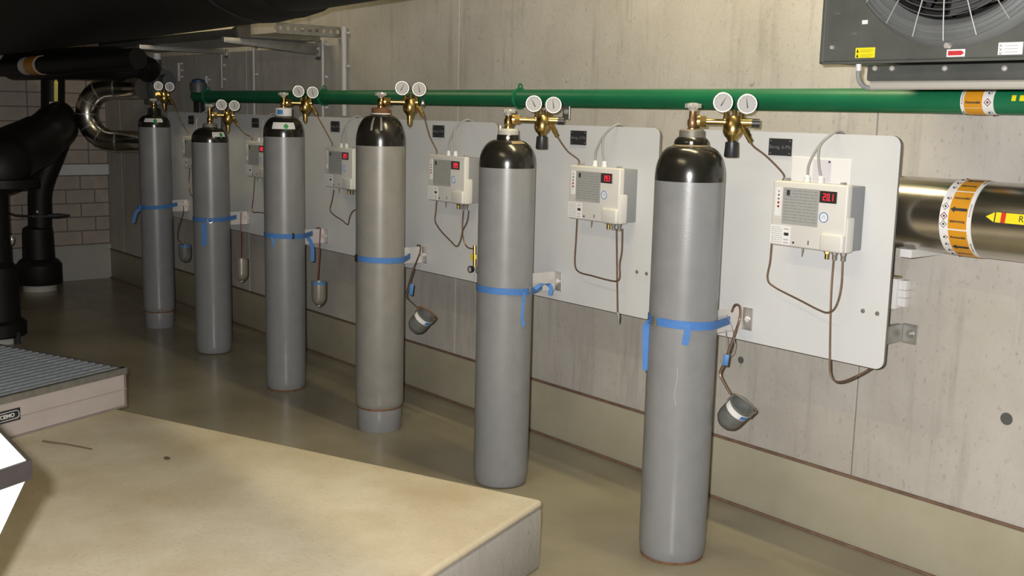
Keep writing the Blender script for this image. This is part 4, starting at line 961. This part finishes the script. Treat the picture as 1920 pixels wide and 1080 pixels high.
for q, (cx, cz) in enumerate(fc):
    fo = Lc((cx, FY, cz)); rot = Matrix.Rotation(math.pi / 2, 3, 'X')      # local z of the lathe points to the room
    MB().lathe([(hole, -0.10), (hole - 0.005, -0.02), (hole - 0.004, 0.011)], 72, fo, rot, cap=False).build('inlet_sleeve', M_DARK, t)
    g = MB().lathe([(hole - 0.004, 0.012), (hole + 0.012, 0.030), (fr_ - 0.025, 0.026), (fr_, 0.006), (fr_ + 0.004, 0.0)], 72, fo, rot, cap=False).build('fan_ring', M_FANR, t)
    for rr_ in (hole + 0.022, hole + 0.036, hole + 0.048): MB().tube([fo + rot @ Vector((rr_ * math.cos(2 * math.pi * k / 72), rr_ * math.sin(2 * math.pi * k / 72), 0.029)) for k in range(72)], 0.002, 5, closed=True).build('ring_rib', M_FANR, g)
    guard = MB().tube([fo + rot @ Vector((0.28 * math.cos(2 * math.pi * k / 64), 0.28 * math.sin(2 * math.pi * k / 64), 0.034)) for k in range(64)], 0.003, 6, closed=True).build('fan_guard', M_WIRE, t)
    for k in range(15):
        rr_ = 0.255 - k * 0.0165
        if rr_ < 0.04: break
        zz = 0.034 + 0.03 * (1 - rr_ / 0.28)
        MB().tube([fo + rot @ Vector((rr_ * math.cos(2 * math.pi * m_ / 56), rr_ * math.sin(2 * math.pi * m_ / 56), zz)) for m_ in range(56)], 0.0014, 5, closed=True).build('guard_ring', M_WIRE, guard)
    for k in range(22):
        a = 2 * math.pi * (k + 0.45) / 22
        MB().tube([fo + rot @ Vector((rr_ * math.cos(a), rr_ * math.sin(a), zz)) for rr_, zz in ((0.035, 0.064), (0.15, 0.052), (0.272, 0.038), (0.318, 0.030))], 0.0017, 5).build('guard_spoke', M_BRKT2, guard)
    MB().lathe([(1e-5, 0.0), (0.075, 0.0), (0.07, -0.10), (1e-5, -0.10)], 28, fo + Vector((0, 0.02, 0)), rot).build('fan_hub', M_DARK, t)
    for k in range(5):                                             # blades at rest
        a = 2 * math.pi * k / 5; vs = []
        for rr_ in (0.06, 0.15, 0.25):
            for sgn, dz_ in ((-1, 0.0), (1, -0.07)):
                aa = a + sgn * 0.42; vs.append(fo + rot @ Vector((rr_ * math.cos(aa), rr_ * math.sin(aa), -0.03 + dz_)))
        MB().add(vs, [(0, 1, 3, 2), (2, 3, 5, 4)]).build('fan_blade', M_KNOB, t)
    MB().cyl(fo + Vector((0.0, -0.005, -fr_ - 0.0)), fo + Vector((0, -0.02, -fr_)), 0.008, n=6).build('ring_bolt', M_CHROME, t)
def sticker(px0, py0, px1, py1, m, name, par=None, off=0.0012):
    a, b_ = Lc(on_y(px0, py0, FY)), Lc(on_y(px1, py1, FY))
    return MB().box(a.x, b_.x, -off, 0.0005, b_.z, a.z).build(name, m, par or t), a, b_
s_, a, b_ = sticker(1605, 90, 1640, 108, M_YELLOW, 'warning_sticker'); plab(s_, 'yellow warning sticker')
for k in range(2):
    zz = a.z - 0.003 - k * (a.z - b_.z) * 0.48; hh_ = (a.z - b_.z) * 0.36
    MB().prism([(a.x + 0.003, zz - hh_), (a.x + 0.007, zz), (a.x + 0.011, zz - hh_)], -0.0018, -0.001).build('warning_triangle', M_INK, s_)
    for m_ in range(2): MB().box(a.x + 0.016, b_.x - 0.006 - m_ * 0.006, -0.0016, -0.001, zz - hh_ * (0.3 + 0.5 * m_) - 0.0014, zz - hh_ * (0.3 + 0.5 * m_)).build('print_line', mat('olive_ink', (0.3, 0.24, 0.02), 0.6), s_)
s_, a, b_ = sticker(1776, 93, 1809, 106, M_PAPER, 'arrow_sticker'); plab(s_, 'white sticker with red arrow')
mz = (a.z + b_.z) / 2; MB().prism([(a.x + 0.004, mz - 0.006), (a.x + 0.004, mz + 0.006), (b_.x - 0.010, mz + 0.006), (b_.x - 0.002, mz), (b_.x - 0.010, mz - 0.006)], -0.0019, -0.001).build('red_arrow', mat('arrow_red', (0.5, 0.03, 0.04), 0.5), s_)
s_, a, b_ = sticker(1873, 80, 1917, 102, M_PAPER, 'rating_plate')
for k in range(3): MB().tube([(a.x + 0.003, -0.0016, a.z - 0.004 - k * 0.010), (a.x + 0.010, -0.0016, a.z - 0.011 - k * 0.010)], 0.0007, 4).tube([(a.x + 0.010, -0.0016, a.z - 0.004 - k * 0.010), (a.x + 0.003, -0.0016, a.z - 0.011 - k * 0.010)], 0.0007, 4).build('cross_mark', M_INKG, s_)
for k in range(3): MB().box(a.x + 0.016, b_.x - 0.012, -0.0017, -0.001, a.z - 0.009 - k * 0.008, a.z - 0.008 - k * 0.008).build('print_line', M_INKG, s_)
sticker(1617, 38, 1627, 45, M_PAPER, 'small_white_sticker')
a = Lc(on_y(1561, 89, FY)); MB().cyl(a, a + Vector((0, -0.006, 0)), 0.006, n=6).build('casing_screw', M_CHROME, t)
for (px, py) in ((1601, 63), (1570, 25)): a = Lc(on_y(px, py, FY)); MB().cyl(a, a + Vector((0, -0.004, 0)), 0.006, n=12).build('casing_rivet', M_GALV, t)
# drip tray below the cooler, drain pipe and hose
TY = 2.80
a, b_ = on_y(1626, 116, TY), on_y(1626, 152, TY)
dt = thing('drip_tray', (a.x, TY, b_.z), 'zinc drip tray hanging under the wall cooler', 'drip tray')
MB().box(0, 2.05, 0, 0.50, 0, CZ0 - b_.z - 0.008).build('tray_body', M_CASE, dt, bevel=0.006)
for px in (1640, 1672, 1771, 1883): q = on_y(px, 128, TY) - dt.location; MB().lathe([(0.008, 0), (0.006, 0.004), (1e-5, 0.006)], 10, q, Matrix.Rotation(math.pi / 2, 3, 'X')).build('tray_bolt', M_CHROME, dt)
a, b_ = on_y(1636, 160, TY - 0.012), on_y(1920, 160, TY - 0.012)
tag(MB().cyl((a.x, a.y, a.z), (0.3, a.y, a.z), 0.0125, n=20).build('drain_pipe', mat('drain_pipe_grey', (0.50, 0.49, 0.46), 0.35, metal=0.3)), 'pale drain pipe running below the drip tray', 'pipe')
hs = thing('drain_hose', on_y(1610, 128, TY), 'thin grey hose curving down beside the drip tray', 'hose')
o0 = hs.location.copy()
MB().tube([v - o0 for v in spline([on_y(x, y, TY) for x, y in [(1610, 132), (1609, 142), (1613, 155), (1622, 163), (1638, 166)]])], 0.0065, 10).build('hose_run', M_HOUS, hs)
MB().cyl(on_y(1610, 118, TY) - o0, on_y(1610, 133, TY) - o0, 0.008, n=14).build('hose_sleeve', M_WHITE, hs)

# ================================================================== conduits on the wall and cable tray
def conduit(px, y0, y1, wid, lab):
    a, b_ = on_y(px, y0, WALL - 0.02), on_y(px, y1, WALL - 0.02)
    t = thing('wall_conduit', (a.x, WALL - 0.02, b_.z), lab, 'conduit', 'grey conduits above the boards')
    MB().cyl((0, 0, 0), (0, 0, a.z - b_.z), wid / 2, n=14).build('conduit_tube', M_CONDUIT, t)
    for f_ in (0.2, 0.55, 0.92): MB().box(-wid / 2 - 0.004, wid / 2 + 0.016, 0.0, 0.02, f_ * (a.z - b_.z), f_ * (a.z - b_.z) + 0.012).build('conduit_clip', M_CONDUIT, t)
conduit(645, 50, 217, 0.032, 'thick pale conduit dropping from the end of the cable tray')
conduit(605, 72, 235, 0.018, 'thin pale conduit beside the thick one above the fourth board')
conduit(475, 75, 220, 0.016, 'thin pale conduit below the middle of the cable tray')
conduit(415, 90, 165, 0.012, 'faint thin conduit under the cable tray bolts')
conduit(387, 143, 240, 0.022, 'short conduit passing behind the green pipe near its far end')
conduit(335, 118, 152, 0.022, 'short pale conduit near the silver return bend')

tr = thing('cable_tray', (-5.67, WALL, 1.97), 'perforated zinc cable tray hanging high along the wall', 'cable tray')
TX = -5.67
# cross piece towards the wall, with slots: rails and bridges around real openings
b = MB(); y0, y1 = -0.42, -0.006; zl, zh_ = -0.03, 0.028
b.box(-0.002, 0.002, y0, y1, zl, zl + 0.018).box(-0.002, 0.002, y0, y1, zh_ - 0.018, zh_)
n = 9
for k in range(n + 1):
    yy = y0 + (y1 - y0) * k / n; b.box(-0.002, 0.002, yy - 0.012, min(yy + 0.012, y1), zl + 0.018, zh_ - 0.018)
b.box(-0.05, 0.002, y0, y1, zl - 0.002, zl)
b.build('slotted_rail', M_GALV, tr)
LX = -2.6
b = MB(); b.box(LX, -0.12, -0.52, -0.518, -0.05, 0.02).box(LX, -0.12, -0.08, -0.078, -0.05, 0.02)
b.build('side_rail', M_GALV, tr)
b = MB(); b.add([(LX, -0.520, 0.020), (-0.30, -0.520, 0.020), (-0.30, -0.555, -0.004), (LX, -0.555, -0.004), (LX, -0.518, 0.017), (-0.30, -0.518, 0.017), (-0.30, -0.553, -0.007), (LX, -0.553, -0.007)], [(0, 1, 2, 3), (7, 6, 5, 4), (0, 4, 5, 1), (1, 5, 6, 2), (2, 6, 7, 3), (3, 7, 4, 0)])
b.build('light_catch_lip', mat('light_catch_pale', (0.62, 0.60, 0.52), 0.45, metal=0.3), tr)  # added lip, sloped and pale so it shows as a lamplit strip
src = None
for k in range(22):
    x = -0.16 - k * 0.11
    if src is None: src = MB().box(-0.05, 0.05, -0.52, -0.08, -0.052, -0.049).build('tray_rung', M_GALV, tr); src.location.x = x
    else: share('tray_rung', src, tr, (x, 0, 0))
for (px, d0) in ((598, 0.62), (425, 0.62)):
    q = on_y(px, 90, WALL)
    t = thing('tray_arm', (q.x, WALL, q.z), 'tapered steel arm under the cable tray beside the %s conduit' % ('thick pale' if px == 598 else 'faint thin'), 'bracket', 'wall arms under the cable tray')
    zt_ = 1.97 - 0.055 - q.z
    MB().prism([(0, 0), (0, 0)], 0, 0) if False else None
    vs = [(-0.02, 0, -0.045), (0.02, 0, -0.045), (0.02, 0, zt_), (-0.02, 0, zt_), (-0.02, -d0, zt_ - 0.03), (0.02, -d0, zt_ - 0.03), (0.02, -d0, zt_), (-0.02, -d0, zt_)]
    MB().add(vs, [(0, 1, 2, 3), (7, 6, 5, 4), (0, 4, 5, 1), (1, 5, 6, 2), (2, 6, 7, 3), (3, 7, 4, 0)]).build('arm_channel', M_GALV, t, bevel=0.003)
    MB().box(-0.03, 0.03, -0.006, 0, -0.07, zt_ + 0.02).build('wall_plate', M_GALV, t)
    for zz in (-0.045, -0.005):
        for xx in (-0.022, 0.022): MB().cyl((xx, -0.006, zz), (xx, -0.02, zz), 0.008, n=6).build('arm_bolt', M_CHROME, t)

# ================================================================== fluorescent lamps under the ceiling
for k, (x, y, w_) in enumerate(LAMPS):
    t = thing('batten_lamp', (x, y, ROOM_H), ['strip lamp above the middle cylinders', 'strip lamp above the cable tray', 'strip lamp over the aisle'][k], 'lamp', 'ceiling strip lamps')
    MB().box(-0.64, 0.64, -0.05, 0.05, -0.07, 0).build('lamp_body', M_WHITE, t, bevel=0.004)
    MB().cyl((-0.62, 0, -0.088), (0.62, 0, -0.088), 0.016, n=14).build('lamp_tube', M_LAMP, t)

# ================================================================== black insulated pipework, left
def btube(name, pts, r, label, cat='pipe', parts=None, group=None):
    o0 = Vector(pts[0]); t = thing(name, o0, label, cat, group)
    MB().tube([Vector(p) - o0 for p in pts], r, 28).build('insulation', M_PIPEBLK, t, sharp=50)
    return t, o0
# overhead duct above the plinth: a thick length and a thinner one
YD = 2.15
qA, qB = on_y(735, -6, YD), on_y(565, 20, YD); ra = 0.26
qC, qD = on_y(545, 33, YD), on_y(240, 73, YD); rb_ = 0.42
t, o0 = btube('overhead_duct', [(-9.4, YD, qD.z + rb_ - 0.02), (qD.x, YD, qD.z + rb_), (qC.x - 0.06, YD, qC.z + rb_), (qC.x, YD, qC.z + rb_)], [rb_, rb_, rb_, rb_ * 0.93], 'thick black insulated duct hanging over the plinth', 'duct')
MB().tube([Vector(q) - o0 for q in ((qC.x - 0.3, YD, qB.z + ra + 0.01), (qB.x, YD, qB.z + ra), (qA.x, YD, qA.z + ra), (qA.x + 1.1, YD, qA.z + ra + 0.12))], ra, 36).build('thinner_length', M_PIPEBLK, t)
MB().cyl(Vector((qC.x - 0.30, YD, qC.z + rb_)) - o0, Vector((qC.x - 0.25, YD, qC.z + rb_)) - o0, rb_ * 1.02, n=36).build('joint_band', M_PIPEBLK, t)
for (hx, hz) in ((-7.5, qD.z), (-4.6, qC.z)):
    for sy in (-0.3, 0.3): MB().cyl(Vector((hx, YD + sy, hz + rb_ * 1.2)) - o0, Vector((hx, YD + sy, ROOM_H)) - o0, 0.008, n=8).build('hanger_rod', M_GALV, t)
# horizontal black pipe with an orange marker
YH = 2.35; rh = 0.062
zc0 = on_y(66, 123, YH).z
t, o0 = btube('black_pipe', [(ENDX + 0.02, YH, zc0), (on_y(215, 123, YH).x, YH, zc0), (on_y(240, 120, YH).x, YH + 0.06, zc0 + 0.01)], rh, 'black insulated pipe with an orange and white marker')
for (a, b_, m) in ((50, 82, M_PAPER), (61, 79, M_ORANGE)):
    x0, x1 = on_y(a, 123, YH).x, on_y(b_, 123, YH).x
    e = 0.0015 if m == M_PAPER else 0.003
    MB().cyl(Vector((x0, YH, zc0)) - o0, Vector((x1, YH, zc0)) - o0, rh + e, n=32).build('pipe_marker', m, t)
# thicker black pipe behind it that turns towards the shut-off valve
t, o0 = btube('black_pipe', spline([(ENDX + 0.02, 2.62, 1.815), (-8.4, 2.62, 1.81), (-7.75, 2.64, 1.80), (-7.45, 2.74, 1.79), (-7.55, 2.92, 1.775), (-7.80, 3.02, 1.765)], 6), [0.115] * 18 + [0.10, 0.09] + [0.08] * 11, 'thicker black pipe under the overhead duct, curving back to the wall')
# vertical riser with yellow arrow, thick elbow and two legs
LD = 9.55
f2 = at_d(75, 531, 9.65); f2.z = 0
P2 = lambda px, py, d=9.65: at_d(px, py, d)
t = thing('black_standpipe', (f2.x, f2.y, 0), 'black insulated double standpipe on round flanges beside the brick wall', 'pipe')
o0 = Vector((f2.x, f2.y, 0)); zz = lambda py: P2(75, py).z
MB().lathe([(0.13, 0.0), (0.13, 0.05), (0.12, 0.055)], 28).build('pale_foot', mat('foot_grey', (0.40, 0.40, 0.38), 0.7), t)
MB().lathe([(0.165, 0.055), (0.175, 0.07), (0.175, zz(495)), (0.15, zz(487)), (0.13, zz(484))], 32).build('base_flange', M_PIPEBLK, t)
MB().lathe([(0.125, zz(486)), (0.12, zz(440)), (0.115, zz(428)), (0.088, zz(424))], 28).build('lower_sleeve', M_PIPEBLK, t)
MB().tube([v - o0 for v in spline([P2(75, 430), P2(75, 400), P2(75, 365), P2(82, 335), P2(100, 290), P2(112, 255), P2(112, 225)])], 0.092, 24).build('riser_pipe', M_PIPEBLK, t, sharp=60)
MB().lathe([(0.10, -0.008), (0.108, 0), (0.10, 0.008)], 24, P2(75, 404) - o0).build('clamp_ring', M_GALV, t)
MB().tube([P2(90, 405, 9.55) - o0, P2(110, 405, 9.55) - o0, P2(131, 404, 9.55) - o0], [0.02, 0.022, 0.008], 10).build('clamp_handle', M_KNOB, t)
MB().tube([P2(60, 406, 9.5) - o0, P2(30, 404, 9.5) - o0, P2(8, 398, 9.5) - o0], 0.010, 8).build('clamp_rod', M_KNOB, t)
MB().sphere(P2(70, 397, 9.55) - o0, 0.012, 10, 6).build('bright_bolt', M_CHROME, t)
MB().tube([v - o0 for v in (P2(98, 255), P2(99, 200), P2(99, 142))], 0.090, 24).build('upper_pipe', M_PIPEBLK, t)
MB().lathe([(0.085, -0.01), (0.095, 0.0), (0.07, 0.012)], 24, P2(99, 143) - o0).build('copper_cap', M_COPPER, t)
# yellow arrow label and pale tag facing the aisle
dd = -Vector((f2.x, f2.y, 0)).normalized(); uu = Vector((-dd.y, dd.x, 0))
cpt = P2(99, 170) - o0
def flat(pix, off, m, name, par):
    ps = [P2(x, y, 9.65) - o0 + dd * off for x, y in pix]; n = len(ps)
    return MB().add(ps + [q - dd * 0.02 for q in ps], [list(range(n)), list(range(2 * n - 1, n - 1, -1))] + [(k, (k + 1) % n, (k + 1) % n + n, k + n) for k in range(n)]).build(name, m, par)
plab(flat([(101, 190), (101, 156), (100, 156), (104.5, 148), (109, 156), (108, 156), (108, 190)], 0.105, M_YELLOW, 'arrow_label', t), 'yellow upward arrow label')
flat([(92, 191), (110, 191), (110, 204), (92, 204)], 0.12, mat('tag_pale', (0.55, 0.52, 0.42), 0.6), 'pale_tag', t)
# thick black elbow between riser and the front leg
f1 = on_z(0, 640, 0.0)
D1 = math.hypot(f1.x, f1.y)
el = [v - o0 for v in spline([P2(114, 208, 9.5), P2(104, 236, 9.3), P2(70, 264, 8.8), P2(25, 287, 8.2), at_d(0, 310, D1), at_d(-2, 335, D1)], 6)]
eb = MB().tube(el, [0.09, 0.11, 0.125, 0.135, 0.14, 0.145] + [0.17] * 6 + [0.185] * 14 + [0.17] * 5, 28).build('insulated_elbow', M_PIPEBLK, t, sharp=60)
MB().lathe([(0.17, -0.03), (0.22, -0.02), (0.22, 0.03), (0.17, 0.04)], 28, at_d(2, 344, D1) - o0).build('elbow_flange', M_PIPEBLK, t)
for k, (px, py) in enumerate(((32, 236), (45, 234), (60, 232), (22, 246))): MB().cyl(P2(px, py + 14, 8.9) - o0, P2(px, py, 8.9) - o0, 0.03, n=8).build('elbow_bolt', M_PIPEBLK, eb)
lo = Vector((f1.x, f1.y, 0)) - o0
zl_ = lambda py: z_at(0, py, (f1.x, f1.y))
MB().lathe([(0.13, 0), (0.13, 0.035), (0.12, 0.04)], 28, lo).build('pale_foot', MATS['foot_grey'], t)
MB().lathe([(0.155, 0.04), (0.165, 0.05), (0.165, zl_(604)), (0.14, zl_(598))], 32, lo).build('base_flange', M_PIPEBLK, t)
MB().lathe([(0.13, zl_(600)), (0.125, zl_(500)), (0.09, zl_(490)), (0.088, zl_(345))], 28, lo).build('front_pipe', M_PIPEBLK, t)
dl = -Vector((f1.x, f1.y, 0)).normalized(); ul = Vector((-dl.y, dl.x, 0))
MB().cyl(lo + ul * 0.10 + dl * 0.11, lo + ul * 0.10 + dl * 0.11 + Vector((0, 0, 0.075)), 0.022, n=10).build('anchor_bolt', M_KNOB, t)
q = P2(22, 450, 8.6); qq = thing('small_valve', q, 'small brass and chrome valve between the black pipes', 'valve')
MB().sphere((0, 0, 0), 0.03, 12, 8, 0.6, 0.6, 1.2).build('valve_knob', M_CHROME, qq); MB().cyl((0, 0, 0), (-0.25, 0.05, -0.01), 0.02, n=10).build('valve_stem', M_KNOB, qq); MB().sphere((-0.19, -0.14, 0), 0.024, 10, 6).build('brass_end', M_BRASS, qq)
# shut-off valve standing on the return bend, blue fitting on the far pipe
q = Vector((-8.02, 3.18, 1.65))
t = thing('shutoff_valve', q, 'grey shut-off valve with pale cap above the return bend', 'valve')
M_VALVE = mat('valve_grey', (0.10, 0.115, 0.11), 0.5, metal=0.3)
zt_ = on_y(292, 100, 3.2).z - q.z
MB().lathe([(0.10, -0.12), (0.10, -0.09), (0.07, -0.08), (0.085, 0.0), (0.07, 0.08), (0.05, 0.10), (0.05, zt_ * 0.55), (0.028, zt_ * 0.6), (0.028, zt_ * 0.8)], 24).build('valve_body', M_VALVE, t)
MB().lathe([(0.022, zt_ * 0.8), (0.030, zt_ * 0.82), (0.030, zt_ * 0.98), (0.02, zt_)], 16).build('pale_cap', M_WHITE, t)
MB().cyl((0.0, 0, 0.05), (0.22, 0.0, 0.05), 0.05, n=20).cyl((0.10, 0, 0.05), (0.13, 0, 0.05), 0.085, n=24).build('valve_flange', M_VALVE, t)
MB().tube(spline([(0, -0.03, zt_ * 0.7), (-0.2, -0.05, zt_ * 0.62), (-0.4, -0.05, zt_ * 0.55)]), 0.02, 10).build('side_lever', M_KNOB, t)
q = on_y(372, 160, 3.2)
t = thing('blue_fitting', q, 'dark fitting with blue cap on the far end of the green pipe', 'fitting')
MB().lathe([(0.055, -0.05), (0.06, 0.0), (0.055, 0.02)], 20).build('fitting_body', M_VALVE, t)
MB().lathe([(0.045, 0.02), (0.045, 0.035), (0.02, 0.045), (1e-5, 0.047)], 20).build('blue_cap', mat('deep_blue', (0.02, 0.05, 0.13), 0.5), t)
MB().box(-0.05, 0.05, -0.02, 0.02, -0.25, -0.11).build('lower_block', M_KNOB, t, bevel=0.006)
